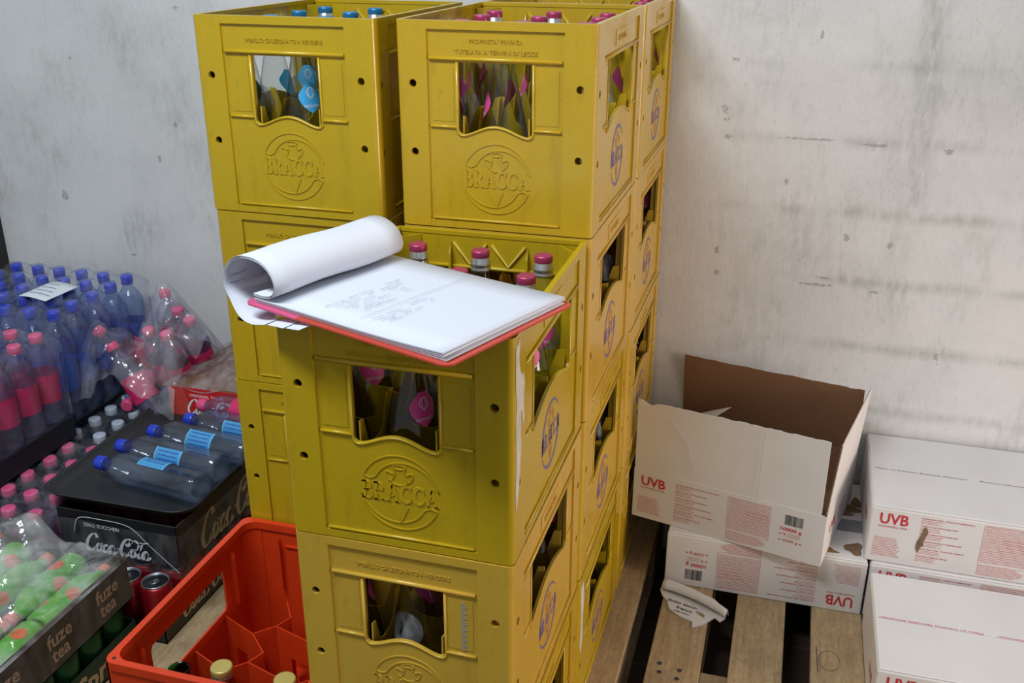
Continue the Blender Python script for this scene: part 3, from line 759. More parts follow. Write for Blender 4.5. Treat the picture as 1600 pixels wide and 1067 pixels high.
# ------------------------------------------------------------------ white boxes
BXW, BXD, BXH = .412, .325, .130
def box_print(e, T, rot=False, cut=None):
    w, h = BXW, BXH
    if rot:
        T0 = T; T = lambda u, v, q: T0(w-u, h-v, q)
    a = MB(); b = MB(); c = MB(); z = .0004
    put_text(a, 'UVB', .017, .092, .034, z, T, width=.056, bold=.022)
    put_text(a, 'POLPAVERA FINE', .017, .083, .0066, z, T, width=.055)
    dashes(b, .012, .058, .056, .046, 12, z, T, .0013, 1)
    heads = ('POLPAVERA FINE - POLPA DI POMODORO', 'TOMATO PULP "POLPAVERA FINE"', 'PULPE DE TOMATE "POLPAVERA FINE"', 'TOMATENFRUCHTFLEISCH "POLPAVERA FINE"', 'POLPA VERA FINE - PULPA DE TOMATE', 'POLPAVERA FINE')
    for i, t in enumerate(heads):
        put_text(a, t, .096, .114-.0175*i, .0043, z, T, width=(.098, .070, .072, .082, .088, .06)[i], bold=.012)
        dashes(b, .096, .1105-.0175*i, .045, .010, 3, z, T, .0011, 20+i)
    fr = [(.212, .030), (.212, .120), (.302, .120), (.302, .030)]
    b.ribbon(fr, .0006, z-.0002, z, T); b.ribbon([(.302, .030), (.212, .030)], .0006, z-.0002, z, T)
    dashes(b, .2135, .117, .086, .085, 22, z, T, .0014, 3, True)
    for k in range(7): b.ribbon([(.25, .092-.008*k), (.302, .092-.008*k)], .0005, z-.0002, z, T)
    dashes(b, .212, .027, .090, .024, 7, z, T, .0013, 4)
    rnd = random.Random(5); x = .332
    while x < .368:
        l = rnd.choice((.0006, .0011, .0017)); c.add([(x, .086, z), (x+l, .086, z), (x+l, .112, z), (x, .112, z)], [(0, 1, 2, 3)], T); x += l+rnd.choice((.0006, .001))
    put_text(a, '10000 g', .322, .070, .0125, z, T, width=.046, bold=.02)
    put_text(a, 'n°4', .322, .058, .0085, z, T, width=.014, bold=.01); dashes(b, .340, .0635, .032, .012, 4, z, T, .001, 8)
    put_text(a, 'x 2500 g e', .322, .042, .0085, z, T, width=.048, bold=.012)
    a.build('red_print', M_RINK, e, 'bold red lettering'); b.build('small_print', M_RINK2, e, 'faint red small print'); c.build('barcode', M_BLACK, e, 'black barcode')
def top_line(e, z, mat=None, flip=False, y=None):
    mb = MB(); y = BXD/2 if y is None else y
    T = (lambda u, v, w: (BXW-u, 2*y-v, w)) if flip else XY
    put_text(mb, 'Menù srl Industria Specialità Alimentari   -   Menù srl Industria Specialità Alimentari', .012, y-.004, .0085, z, T, width=.39)
    mb.build('seam_lettering', mat or M_RINK, e)
def carton(loc, rz, label, top=True, rot=False, flip=False, tmat=None, side=True, d=BXD):
    e = empty('cardboard_box', loc, label, 'box', 'white tomato pulp boxes', rz)
    w, h = BXW, BXH
    weighted(MB().box(0, w, 0, d, 0, h-.004).build('box_body', M_CARD, e), .0025)
    fm = MB()   # closing flaps meeting in the middle, corner tucks
    fm.box(.002, w-.002, .002, d/2-.0008, h-.004, h); fm.box(.002, w-.002, d/2+.0008, d-.002, h-.004, h)
    weighted(fm.build('top_flaps', M_CARD, e), .0015, 1)
    box_print(e, lambda u, v, q: (u, -q, v), rot)
    if tmat is not False: top_line(e, h+.0004, tmat, flip, d/2)
    sd = MB(); put_text(sd, 'UVB', .05, .05, .03, .0004, lambda u, v, q: (w+q, u, v), bold=.012); put_text(sd, 'UVB', .20, .05, .03, .0004, lambda u, v, q: (-q, d-u, v), bold=.012)
    sd.build('side_print', M_RINK, e)
    return e
bL = carton((.096, .866, .1445), 0, 'white carton printed upside down, lying on the pallet below the open box', rot=True, tmat=False)
st = MB()
a_ = lambda i: 2*pi*i/26
def blot(cx, cy, rx, ry, seed, z):
    rnd = random.Random(seed); P = []
    for i in range(26):
        k = 1+.22*sin(3*a_(i)+seed)+rnd.uniform(-.07, .07); a = 2*pi*i/26; P.append((min(.4115, cx+rx*k*cos(a)), max(.001, cy+ry*k*sin(a))))
    st.plate(P, [], BXH+.0001, BXH+z)
blot(.33, .180, .050, .014, 1, .0006); blot(.375, .205, .026, .020, 2, .0008); blot(.395, .235, .012, .022, 3, .0007); blot(.31, .028, .045, .010, 4, .0006); blot(.385, .045, .018, .022, 5, .0007)
st.build('brown_stains', M_STAIN, bL, 'brown wet stains on the lid')
tp = MB().box(.30, .4125, .11, .16, BXH, BXH+.0006).box(.4122, .4130, .11, .16, .02, BXH).build('clear_tape', M_FILM, bL)
bT = carton((.499, .877, .2755), radians(-.4), 'closed white carton topping the right pile, brown scuff through its front print', tmat=M_DARKINK)
sc = MB(); sc.plate([(.093, .045), (.098, .035), (.103, .05), (.107, .052), (.106, .062), (.112, .085), (.108, .096), (.103, .094), (.099, .075), (.094, .06)], [], .0003, .0009, lambda u, v, q: (u, -q, v)); sc.build('scuff', M_STAIN, bT, 'brown torn scuff')
bR = carton((.513, .868, .1445), 0, 'closed white carton wedged under the top carton of the right pile', tmat=False)
bF = carton((.511, .541, .1425), 0, 'closed white carton in front of the right pile, red line of writing on its lid', flip=True, d=.300)
# open box
uo = empty('open_cardboard_box', (.010, .912, .2755), 'open white carton with raised flaps and brown inside, tilted across the carton below', 'box', 'white tomato pulp boxes', radians(-12.6))
w, d, h = BXW, .312, .118; t = .004; fh = .165
bm_ = MB(); bm_.box(0, w, 0, d, 0, t); bm_.box(0, w, 0, t, t, h); bm_.box(0, w, d-t, d, t, h); bm_.box(0, t, t, d-t, t, h); bm_.box(w-t, w, t, d-t, t, h)
bm_.build('box_body', M_CARD, uo)
MB().box(t, w-t, t+.0003, t+.0012, t, h).box(t, w-t, d-t-.0012, d-t-.0003, t, h).box(t+.0002, t+.001, t, d-t, t, h).box(w-t-.001, w-t-.0002, t, d-t, t, h).box(t, w-t, t, d-t, t, t+.001).build('inner_lining', M_BROWN, uo, 'brown inside of the carton')
def ragged(n, amp, seed):
    rnd = random.Random(seed); return [rnd.uniform(-amp, amp) for _ in range(n)]
def flap(name, T, length, hgt, seed, label, holes=()):
    rg = ragged(41, .0012, seed); P = [(0, 0)]+[(length, 0)]+[(length*(1-i/40), hgt+rg[i]) for i in range(41)]
    for (k, dd) in holes: P[2+k] = (P[2+k][0], P[2+k][1]-dd)
    m = MB(); m.plate(P, [], -.0018, 0, T); f = m.build(name, M_CARD, uo, label)
    m = MB(); m.plate([(a, b-.0006) for a, b in P], [], -.0030, -.0019, T); m.build('flap_lining', M_BROWN, f, 'brown inner side'); return f
flap('front_flap', lambda u, v, q: (u+.001, .001-q-.0*v, h+v), w-.012, fh, 1, 'raised front flap', ((38, .006), (37, .008), (36, .004)))
f = flap('rear_flap', lambda u, v, q: (u+.001, d-.001+q-.12*v, h+v), w-.003, .160, 2, 'raised rear flap, brown inside showing')
rf = flap('right_flap', lambda u, v, q: (w-.0005+q+.07*v, u+.002, h+v), d-.012, .163, 3, 'raised right flap')
rg = MB()
for k in range(40): rg.add([(w-.0005-.0042+.07*v, .0012, h+v) for v in (.163*k/40, .163*(k+.55)/40)]+[(w-.0002+.07*v, .0012, h+v) for v in (.163*(k+.55)/40, .163*k/40)], [(0, 1, 2, 3)])
rg.box(w-.0042, w, .0014, .0022, h, h+.004); rg.build('corrugated_edge', simple('dark_corrugation', (96, 78, 60), .9), rf, 'raw brown corrugated edge')
MB().add([(t, .03, h), (t, d-.03, h), (.14, d-.09, h+.085), (.12, .05, h+.11), (t, .03, h-.002), (t, d-.03, h-.002), (.14, d-.09, h+.083), (.12, .05, h+.108)],
         [(0, 1, 2, 3), (4, 7, 6, 5), (0, 3, 7, 4), (3, 2, 6, 7), (2, 1, 5, 6), (1, 0, 4, 5)]).build('left_flap', M_CARD, uo, 'left flap folded into the carton')
box_print(uo, lambda u, v, q: (u, -q, v*.9))
ms = MB(); put_text(ms, 'UVB', .05, .05, .03, .0004, lambda u, v, q: (w+q, u, v), bold=.012)
for k in range(3): ms.ribbon([(.15+.02*k, .03), (.15+.02*k, .07)], .003, .0002, .0005, lambda u, v, q: (w+q, u, v))
ms.build('side_print', M_RINK, uo)
cr = MB(); cr.ribbon([(.075, .135), (.115, .09), (.135, .03)], .0012, .0, .0006, lambda u, v, q: (u+.001, -q-.001, h+v)); cr.ribbon([(.268, .0), (.270, .155)], .0014, 0, .0006, lambda u, v, q: (u+.001, -q-.001, h+v)); cr.build('creases', M_CARD, uo)
# torn scrap of carton at the pallet edge
ts = empty('torn_carton_scrap', (.108, .800, .1445), 'torn scrap of white carton with black lettering lying on the slats', 'cardboard scrap', None, radians(-14))
m = MB(); P = [(-.02, .055), (.03, .065), (.09, .055), (.118, .035), (.132, .005), (.126, -.012), (.112, -.004), (.10, -.035), (.082, -.058), (.076, -.040), (.045, -.036), (.018, -.024), (.004, .0), (-.012, .012), (-.024, .03)]
m.plate(P, [[(.072, .0), (.09, -.006), (.094, -.018), (.08, -.014), (.07, -.008)]], 0, .003); m.build('lower_sheet', M_CARD, ts)
m = MB()
def fl(s, t): 
    x = -.02+s*.155; y = .06-.022*s**2*2+(-.036*t)*(1-.3*s); return (x, y, .004+.020*sin(pi*t*.9)+.005*t*s)
m.grid(16, 8, fl); o = m.build('folded_edge', M_CARD, ts); sd = o.modifiers.new('t', 'SOLIDIFY'); sd.thickness = .0015
m = MB(); put_text(m, 'dotto secco', .004, .0, .013, .0034, XY, width=.066, bold=.02); put_text(m, 'fresco', .030, -.016, .013, .0034, XY, width=.036, bold=.02); dashes(m, .028, -.026, .036, .004, 1, .0034, XY, .0025, 2)
m.build('black_lettering', M_BLACK, ts)

# ------------------------------------------------------------------ red crate with hexagonal cells
rc = empty('red_bottle_crate', (-.627, -.016, .1445), 'orange-red plastic crate with honeycomb cells standing left of the yellow crates', 'crate')
RW, RD, RH = .318, .405, .329
m = MB()
def side(L, T, win=None, hl=True):
    e_ = .0006 if L == RW else 0; P = [(e_, 0), (L-e_, 0), (L-e_, RH-.004), (e_, RH-.004)]
    m.plate(P, [win] if win else [], -.004, 0, T)
    for u in (.07, L-.07): m.plate([(u-.0015, .19), (u+.0015, .19), (u+.0015, RH-.045), (u, RH-.030), (u-.0015, RH-.045)], [], -.014, -.004, T)
    m.tube([T(.08, RH-.045, -.005), T(L-.08, RH-.045, -.005)], .003, 6) if not win else None
side(RW, lambda u, v, q: (u, -q, v)); side(RW, lambda u, v, q: (RW-u, RD+q, v), None)
ww = [(.10, .195), (RD-.10, .195), (RD-.095, .205), (RD-.095, .27), (RD-.10, .278), (.10, .278), (.095, .27), (.095, .205)]
side(RD, lambda u, v, q: (-q, RD-u, v), ww); side(RD, lambda u, v, q: (RW+q, u, v), ww)
m.plate(rr(-.003, RW+.003, -.003, RD+.003, .016, 8), [rr(.008, RW-.008, .008, RD-.008, .024, 8)], RH-.014, RH, XY)
for cx, cy, a0 in ((.032, .032, 180), (RW-.032, .032, 270), (RW-.032, RD-.032, 0), (.032, RD-.032, 90)):
    m.ribbon([(cx+.0275*cos(radians(a0+90*i/8)), cy+.0275*sin(radians(a0+90*i/8))) for i in range(9)], .002, .01, RH-.002)
m.box(.003, RW-.003, .003, RD-.003, 0, .005)
m.build('crate_body', M_RED, rc)
m = MB(); X = lambda i, j: (.012+.098*i+(.030 if 0 else 0), .0)
def wall(pts, h0=.03, h1=.186):
    for a, b in zip(pts, pts[1:]):
        A = Vector(a); B = Vector(b); d = B-A; L = d.length; d.normalize()
        m.plate([(0, h0), (L, h0), (L, h1), (0, h1)], [[(L*.3, .05), (L*.7, .05), (L*.7, .13), (L*.3, .13)]] if L > .06 else [], -.001, .001, lambda u, v, q, A=A, d=d: (A.x+d.x*u-d.y*q, A.y+d.y*u+d.x*q, v))
for r in range(4):
    y = .098*r+.006
    if r: wall([(.004, y+.0), (.075, y-.030), (.105, y+.0), (.205, y-.030), (.235, y), (RW-.004, y-.028)])
for r in range(4):
    y = .098*r+.006; y2 = min(RD-.004, y+.098)
    wall([(.105, max(.004, y)), (.118, (y+y2)/2-.02), (.075 if r < 3 else .09, y2-.030)]); wall([(.235, max(.004, y)), (.215, (y+y2)/2-.01), (.205, y2-.030)])
m.build('cell_walls', M_RED, rc)
m = MB()
m.plate(circ(.006, .004, .0028, 12), [], 0, .0006)
m.v = [(a+.004, b+.004, c+RH) for a, b, c in m.v]; m.build('corner_peg_hole', M_BLACK, rc)
def small_glass(x, y, label, cap=True, green=False):
    e = empty('glass_bottle', (x, y, .151), label, 'bottle', None)
    P = [(.026, .001), (.033, .004), (.034, .02), (.034, .12), (.030, .145), (.019, .17), (.0165, .19), (.0165, .205)]
    if green: P = [(.026, .001), (.035, .004), (.036, .02), (.036, .13), (.030, .155), (.0175, .185), (.016, .205), (.016, .222), (.0175, .224), (.0175, .230), (.0155, .2305), (.0140, .226), (.0135, .20)]
    MB().lathe(P, 28, cap=not green).build('glass_body', M_GREENG if green else M_GLASS, e)
    if cap: MB().lathe([(.0178, .203), (.0182, .2045), (.0182, .213), (.0172, .216), (.015, .2165)], 40, knurl=((0, 1, 2), .03)).build('cap', M_GOLD, e, 'pale gold screw cap'); MB().lathe([(.0168, .196), (.0178, .198), (.0178, .202), (.0168, .203)], 28).build('collar', M_SILV, e)
small_glass(-.533, .128, 'small bottle with pale gold cap in the red crate, left of the two'); small_glass(-.420, .130, 'small bottle with pale gold cap in the red crate, nearest the yellow crates')
small_glass(-.585, .090, 'green glass bottle without a cap in the corner of the red crate', False, True)

# ------------------------------------------------------------------ pet bottles
def pet(kind, rad=.0325, H=.216, body=None, capm=None, labm=None, lz=(.055, .125)):
    src_patch = kind == 'tray'
    k = H/.216; rr_ = rad/.0325
    P = [(.020, .004), (.026, 0), (.031, .006), (.0325, .016)]
    z = .022
    while z < lz[0]-.004: P += [(.0325, z), (.0308, z+.004)]; z += .009
    P += [(.0318, lz[0]), (.0318, lz[1]), (.0325, lz[1]+.004), (.0325, .140), (.0305, .152), (.0255, .166), (.019, .178), (.0135, .187), (.0128, .194), (.0150, .1955), (.0150, .197), (.0128, .1975), (.0128, .199)]
    if H > .25:     # larger bottle: long straight body, short shoulder
        P = [(.020, .004), (.026, 0), (.031, .006), (.0325, .016)]; z = .018
        while z < .052: P += [(.0325, z), (.0306, z+.004)]; z += .008
        P += [(.0320, .060), (.0320, .135), (.0325, .140), (.0325, .1545), (.0312, .164), (.0270, .174), (.0200, .183), (.0140, .190), (.0122, .196), (.0122, .1990), (.0142, .2002), (.0142, .2012), (.0122, .2020)]
    e = empty('water_bottle', (0, 0, 0), '', 'bottle')
    MB().lathe([(r*rr_, z*k) for r, z in P], 24).build('bottle_body', body, e)
    MB().lathe([(.0145, .1975*k), (.0152, .199*k), (.0152, .2125*k), (.0142, .2155*k), (.012, H)], 32, knurl=((0, 1, 2), .03)).build('cap', capm, e)
    if src_patch:
        lb = MB(); lb.grid(2, 14, lambda s, t: (.0328*rr_*sin((t-.5)*2.2), -.0328*rr_*cos((t-.5)*2.2), (lz[0]+(lz[1]-lz[0])*s)*k)); lb = lb.build('label', labm, e)
    else: lb = MB().lathe([(.0322*rr_, (lz[0]+.001)*k), (.0322*rr_, (lz[1]-.001)*k)], 24, cap=False).build('label', labm, e)
    return e, lb
PB, lbB = pet('blue', body=M_PETB, capm=M_CB, labm=M_LB, rad=.0335, H=.275, lz=(.06, .12))
PP, lbP = pet('pink', body=M_PETP, capm=M_CP, labm=M_LP)
PWt, lbW = pet('white', body=M_PETC, capm=M_CW, labm=simple('pale_label', (150, 165, 185), .5))
PT, lbT = pet('tray', body=M_PETC, capm=M_CB, labm=M_LSKY, rad=.0345, H=.278, lz=(.066, .118))
tm = MB()
for i in range(7): dashes(tm, .094, .030-.009*i, .050, .001, 1, 0, lambda u, v, q: (.0354*sin(v/.0354), -.0354*cos(v/.0354), u), .0022, i, True)
TTX = tm.build('label_lettering', M_LB, lbT)
for z in (.086, .150): MB().grid(2, 14, lambda s, t, z=z: (.0353*sin((t-.5)*2.2), -.0353*cos((t-.5)*2.2), z+.002*s)).build('label_edge', simple('pale_blue_edge', (120, 205, 240), .5), lbT)
PTP, _l = pet('traypink', body=M_PETP, capm=M_CP, labm=M_LP, rad=.0345, H=.278, lz=(.075, .135))
first = {}
def put(src, loc, rot, label, group):
    o = src if src.name not in first else dup(src); first[src.name] = 1
    o.location = loc; o.rotation_euler = rot; o['label'] = label; o['category'] = 'bottle'; o['group'] = group; return o
ORD = ['first', 'second', 'third', 'fourth', 'fifth', 'sixth', 'seventh']
def pack(src, x0, y0, z, nx, ny, sp, noun, group, lean=.01):
    tops = []
    for i in range(nx):
        for j in range(ny):
            x = x0-sp*i+random.uniform(-.002, .002); y = y0+sp*j+random.uniform(-.002, .002)
            put(src, (x, y, z), (random.uniform(-lean, lean), random.uniform(-lean, lean), random.uniform(0, 6)),
                '%s, %s column from right, %s row from front' % (noun, ORD[i], ORD[j]), group)
            tops.append((x, y))
    return tops
def film(name, tops, ztop, zbase, rad, capr, label, mat, sag=.03, skirt=None, seed=1, drop=None):
    xs = [t[0] for t in tops]; ys = [t[1] for t in tops]
    x0, x1, y0, y1 = min(xs)-rad, max(xs)+rad, min(ys)-rad, max(ys)+rad
    nx = max(12, int((x1-x0)/.011)); ny = max(12, int((y1-y0)/.011)); rnd = random.Random(seed); ns = 8
    def edge(v): return v
    pts = {}
    m = MB(); N = ns
    for i in range(-N, nx+N+1):
        for j in range(-N, ny+N+1):
            ii = min(max(i, 0), nx); jj = min(max(j, 0), ny)
            x = x0+(x1-x0)*ii/nx; y = y0+(y1-y0)*jj/ny
            dmin = min(((x-a)**2+(y-b)**2)**.5 for a, b in tops)
            zt = ztop-min(sag, max(0, dmin-capr)*.75)
            out = max(-i, i-nx, -j, j-ny, 0)/N
            z = zt+(zbase-zt)*out
            if out > 0:
                bulge = .0025*sin(out*pi)*sin((x+y)*90+seed); x += bulge*(1 if i > nx else -1 if i < 0 else 0)+.001; y += bulge*(1 if j > ny else -1 if j < 0 else 0)
                # keep corners round
            x += rnd.uniform(-.0006, .0006); z += rnd.uniform(-.0006, .0006)*(1 if out < 1 else 0)
            m.v.append((x, y, z+.0015))
    w_ = ny+2*N+1
    for i in range(nx+2*N):
        for j in range(ny+2*N):
            m.f.append((i*w_+j, (i+1)*w_+j, (i+1)*w_+j+1, i*w_+j+1)); m.sm.append(True)
    o = m.build(name, mat); tag(o, label, 'plastic wrap'); return o
t1 = pack(PP, -1.156, .440, .1455, 5, 5, .0655, 'pink-capped bottle in low front pack', 'pink-capped bottles in the low front pack')
film('plastic_wrap', t1, .3625, .150, .0335, .016, 'clear film stretched over the low pack of pink-capped bottles', M_FILM, .035)
t2 = pack(PWt, -1.120, .770, .1455, 4, 6, .0655, 'white-capped bottle by the black tray', 'white-capped bottles beside the black tray')
film('plastic_wrap', t2, .3625, .150, .0335, .016, 'clear film over the pack of white-capped bottles', M_FILM, .035, seed=2)
dk = MB().box(-1.775, -1.345, .795, 1.16, .1455, .362).build('dark_carton', simple('navy_black_carton', (16, 19, 28), .5)); tag(weighted(dk, .003), 'very dark carton under the pack of blue-capped bottles', 'box')
t3 = pack(PB, -1.376, .832, .3635, 6, 5, .0695, 'blue-capped bottle in raised rear pack', 'blue-capped bottles in the raised rear pack', .006)
film('plastic_wrap', t3, .3635+.2765, .367, .035, .017, 'clear film round the tall pack of blue-capped bottles by the wall', M_FILM, .05, seed=3)
dk = MB().box(-1.56, -1.43, .44, .76, .1455, .392).build('dark_carton', simple('navy_black_carton', (16, 19, 28), .5)); tag(weighted(dk, .003), 'dark carton under the raised pink-capped pack at the left edge', 'box')
pkup = []
for i in range(3):
    for j in range(4):
        x = -1.325-.067*i; y = .708-.067*j
        pkup.append((x, y)); put(PP, (x, y, .4175), (0, 0, i+j), 'pink-capped bottle, raised left pack, %s column from right, %s from rear' % (ORD[i], ORD[j]), 'pink-capped bottles in the raised left pack')
dk = MB().box(-1.495, -1.292, .475, .742, .3665, .4165).build('carton_tray', simple('dark_tray_card', (26, 27, 38), .6)); tag(dk, 'dark shallow tray under the raised pink-capped pack', 'tray')
film('plastic_wrap', pkup, .4175+.2175, .42, .034, .016, 'clear film round the raised pink-capped pack at the left edge', M_FILM, .035, seed=4)
# folded white leaflet on the blue pack
lf = MB(); lf.grid(10, 6, lambda s, t: (-1.516+.088*s+.012*t, .882-.012*s+.108*t, .6465+.002*sin(4*s)+.003*t)); o = lf.build('paper_leaflet', simple('leaflet_paper', (212, 218, 226), .6)); o.modifiers.new('t', 'SOLIDIFY').thickness = .0005
tag(o, 'white printed paper slip lying on the wrapped blue-capped bottles', 'paper')
m = MB()
def LT(u, v, q): return (-1.516+u+.11*v, .882-.136*u+v, .6472+.002*sin(4*(u/.088))+.028*v+q)
for k in range(4): dashes(m, .010, .025+.02*k, .066-.01*k, .001, 1, .0006, LT, .0025, k, True)
m.build('printed_lines', M_PEN, o)

# tumbled bag of pink-capped bottles
def lay(src, cap, base, label, group, roll=0):
    C = Vector(cap); B = Vector(base); d = (C-B).normalized()
    q = d.to_track_quat('Z', 'X'); 
    o = put(src, B, (0, 0, 0), label, group); o.rotation_mode = 'QUATERNION'; from mathutils import Quaternion
    o.rotation_quaternion = q @ Quaternion((0, 0, 1), roll); return o
gb = 'pink-capped bottles in the crumpled bag'
BG = [((-1.285, 1.135, .598), (-1.285, 1.150, .382), 'pink-capped bottle standing highest at the back of the crumpled bag'),
      ((-1.345, .930, .555), (-1.262, 1.065, .412), 'bottle lying in the bag with its pink cap facing out at the left'),
      ((-1.265, .885, .530), (-1.155, .875, .366), 'bottle slanting down right behind clear film at the bag front'),
      ((-1.205, .945, .560), (-1.200, 1.010, .366), 'pink-capped bottle upright in the middle of the crumpled bag'),
      ((-1.145, .930, .560), (-1.140, .985, .366), 'pink-capped bottle at the right of the bag beside the red carton'),
      ((-1.140, 1.020, .578), (-1.138, 1.075, .368), 'pink-capped bottle behind the right one in the crumpled bag'),
      ((-1.200, 1.060, .588), (-1.200, 1.10, .370), 'pink-capped bottle in the rear middle of the crumpled bag'),
      ((-1.270, .955, .388), (-1.300, 1.09, .40), 'bottle lying low in the shadow of the crumpled bag')]
for c, b, l in BG: lay(PP, c, b, l, gb)
m = MB()
KP = []
for c_, b_, l_ in BG:
    C_, B_ = Vector(c_), Vector(b_)
    for t_, e_ in ((1, .016), (.75, .030), (.4, .040), (.1, .040)): KP.append((*(B_+(C_-B_)*t_), e_))
def bagf(s, t):
    x = -1.425+.330*s; y = .835+.372*t; zs = []
    for (a, b, z, e) in KP: zs.append(z+min(e, .02)-2.1*max(0, sqrt((x-a)**2+(y-b)**2)-e))
    h = sum(math.exp(60*(z-.5)) for z in zs); h = .5+math.log(h)/60
    h += .007*sin(60*x+40*y)*abs(sin(33*x-51*y))+.004*sin(140*x-90*y)
    return (x+.004*sin(70*y), min(y+.004*sin(80*x), 1.208), max(.3665, h))
m.grid(80, 80, bagf); tag(m.build('plastic_bag', M_FILMT), 'crumpled clear bag holding tumbled pink-capped bottles by the wall', 'plastic bag')

# red carton under brownish film
rb = empty('red_drinks_carton', (-1.117, .872, .3865), 'red drinks carton marked ORIGINAL TASTE under brownish film behind the tray', 'box')
weighted(MB().box(0, .30, 0, .28, 0, .070).build('carton_body', M_BROWN, rb), .002)
MB().box(-.0005, .30, -.0015, 0, 0, .076).build('front_panel', M_REDCARD, rb)
m = MB(); m.plate([(0, 0), (.045, 0), (.052, .04), (.040, .076), (0, .076)], [], .0016, .002, lambda u, v, q: (u, -q, v)); m.build('faded_corner', M_REDCARD2, rb, 'faded pinkish red corner')
m = MB(); TF = lambda u, v, q: (u, -q-.0022, v)
put_text(m, 'ORIGINAL TASTE', .056, .054, .0105, 0, TF, width=.092, bold=.01); script_mark(m, .045, .008, .040, 0, TF); m.build('lettering', M_WHT, rb)
m = MB()
def bf(s, t):
    x = -.012+.325*s; y = -.004+.29*t
    z = .074+.045*sin(pi*min(1, s*1.1))*sin(pi*t)**.6+.055*max(0, s-.25)*sin(pi*t)**.5+.006*sin(14*s+6*t)+.004*sin(23*t-9*s)
    return (x, y, z)
m.grid(34, 30, bf); m.build('film_cover', M_FILMB, rb, 'shiny brownish plastic film')
eg = MB().lathe([(.002, -.018), (.012, -.015), (.018, -.006), (.019, .003), (.014, .013), (.006, .018), (.001, .0185)], 20).build('white_cap', M_CW); eg.location = (-.905, .905, .515)
tag(eg, 'round white cap lying on the brownish film beside the yellow crates', 'cap')
dk = MB().box(-1.07, -.80, .895, 1.17, .1455, .3855).build('dark_carton', simple('navy_black_carton', (16, 19, 28), .5)); tag(dk, 'dark carton under the red drinks carton', 'box')

# cans and their cartons
def can(paint):
    e = empty('drink_can', (0, 0, 0), '', 'can')
    MB().lathe([(.022, .003), (.0255, 0), (.0325, .010), (.0325, .100), (.030, .108), (.0270, .1125)], 28).build('can_wall', paint, e)
    MB().lathe([(.0272, .1125), (.0277, .115), (.0270, .1165), (.0258, .1150), (.0250, .1120), (.004, .1120)], 28).build('lid', M_ALU, e, 'silver lid')
    m = MB(); m.tube([(-.006, 0, .1135), (-.004, .006, .1138), (.004, .006, .1138), (.006, 0, .1135), (.004, -.010, .1135), (-.004, -.010, .1135), (-.006, 0, .1135)], .0012, 6); m.plate(circ(0, 0, .004, 10), [], .1125, .1142)
    m.build('ring_pull', M_ALU, e); return e
CRd = can(M_CANR); CGn = can(M_CANG); CDk = can(simple('dark_red_can_paint', (84, 16, 24), .35, .4))
cnt = 0
for i in range(4):
    for j in range(6):
        if 1 <= i and j > 1 and i < 3: continue
        x = -.872-.0655*i; y = .418+.0655*j
        o = put(CRd, (x, y, .1475), (0, 0, random.uniform(0, 6)), 'red can in the lower case under the black carton, %s column, %s row' % (ORD[i], ORD[j]), 'red cans under the black carton'); o['category'] = 'can'
lc = empty('can_tray', (-1.110, .378, .1445), 'dark brown cardboard can tray with pale script, low on the pallet', 'tray')
MB().box(0, .275, 0, .40, 0, .0025).box(0, .275, 0, .002, 0, .035).box(0, .275, .398, .40, 0, .07).box(0, .002, 0, .40, 0, .07).build('tray_body', M_BLKCARD, lc)
MB().box(.273, .275, 0, .40, 0, .085).build('side_panel', M_BRNCARD, lc)
m = MB(); script_mark(m, .06, .016, .058, .0003, lambda u, v, q: (.275+q, u, v)); m.build('lettering', M_TAN, lc)
zc = empty('can_multipack', (-1.108, .446, .2655), 'black ZERO ZUCCHERI drinks carton under the black serving tray', 'box')
m = MB().box(0, .282, .09, .40, 0, .002).box(0, .282, 0, .003, .018, .113).box(0, .003, 0, .4, 0, .113).box(0, .282, .397, .4, 0, .113)
weighted(m.build('carton_front', M_BLKCARD, zc), .0008, 1)
MB().box(.279, .282, .0, .40, .012, .113).build('carton_side', M_BRNCARD, zc, 'dark brown side panel')
m = MB(); TF = lambda u, v, q: (u, -q, v); put_text(m, 'ZERO ZUCCHERI', .060, .078, .0115, .0003, TF, width=.085, bold=.008)
script_mark(m, .055, .020, .044, .0003, TF); m.build('front_lettering', M_GREYL, zc)
m = MB(); script_mark(m, .07, .012, .075, .0003, lambda u, v, q: (.282+q, u, v)); m.build('side_lettering', M_TAN, zc)
m = MB(); m.ribbon(catmull([(.035, .06), (.05, .095), (.10, .100), (.17, .095), (.21, .06), (.245, .03), (.275, .004)], 5), .0012, .0002, .0005, TF); m.build('white_outline', M_GREYL, zc)
for i in range(4):
    for j in range(6):
        if 0 < i < 3 and j > 0: continue
        x = -1.062+.064*i; y = .552+.0645*j
        if j == 5: continue
        o = put(CDk, (x, y, .2685), (0, 0, random.uniform(0, 6)), 'dark red can inside the black drinks carton, %s column from left, %s row' % (ORD[i], ORD[j]), 'dark red cans in the black carton'); o['category'] = 'can'
m = MB().box(0, .292, 0, .002, 0, 1); m = MB()
def wf(s, t):
    a = s*3; x, y = ((-.004, .40*(1-a)) if a < 1 else ((a-1)*.292-.004, -.006) if a < 2 else (.288, (a-2)*.40)); return (x+.002*sin(20*t+9*s), y-.003*sin(30*s+5*t), -.006+.10*t)
m.grid(40, 12, wf); m.build('film_sleeve', M_FILM, zc, 'loose clear film')

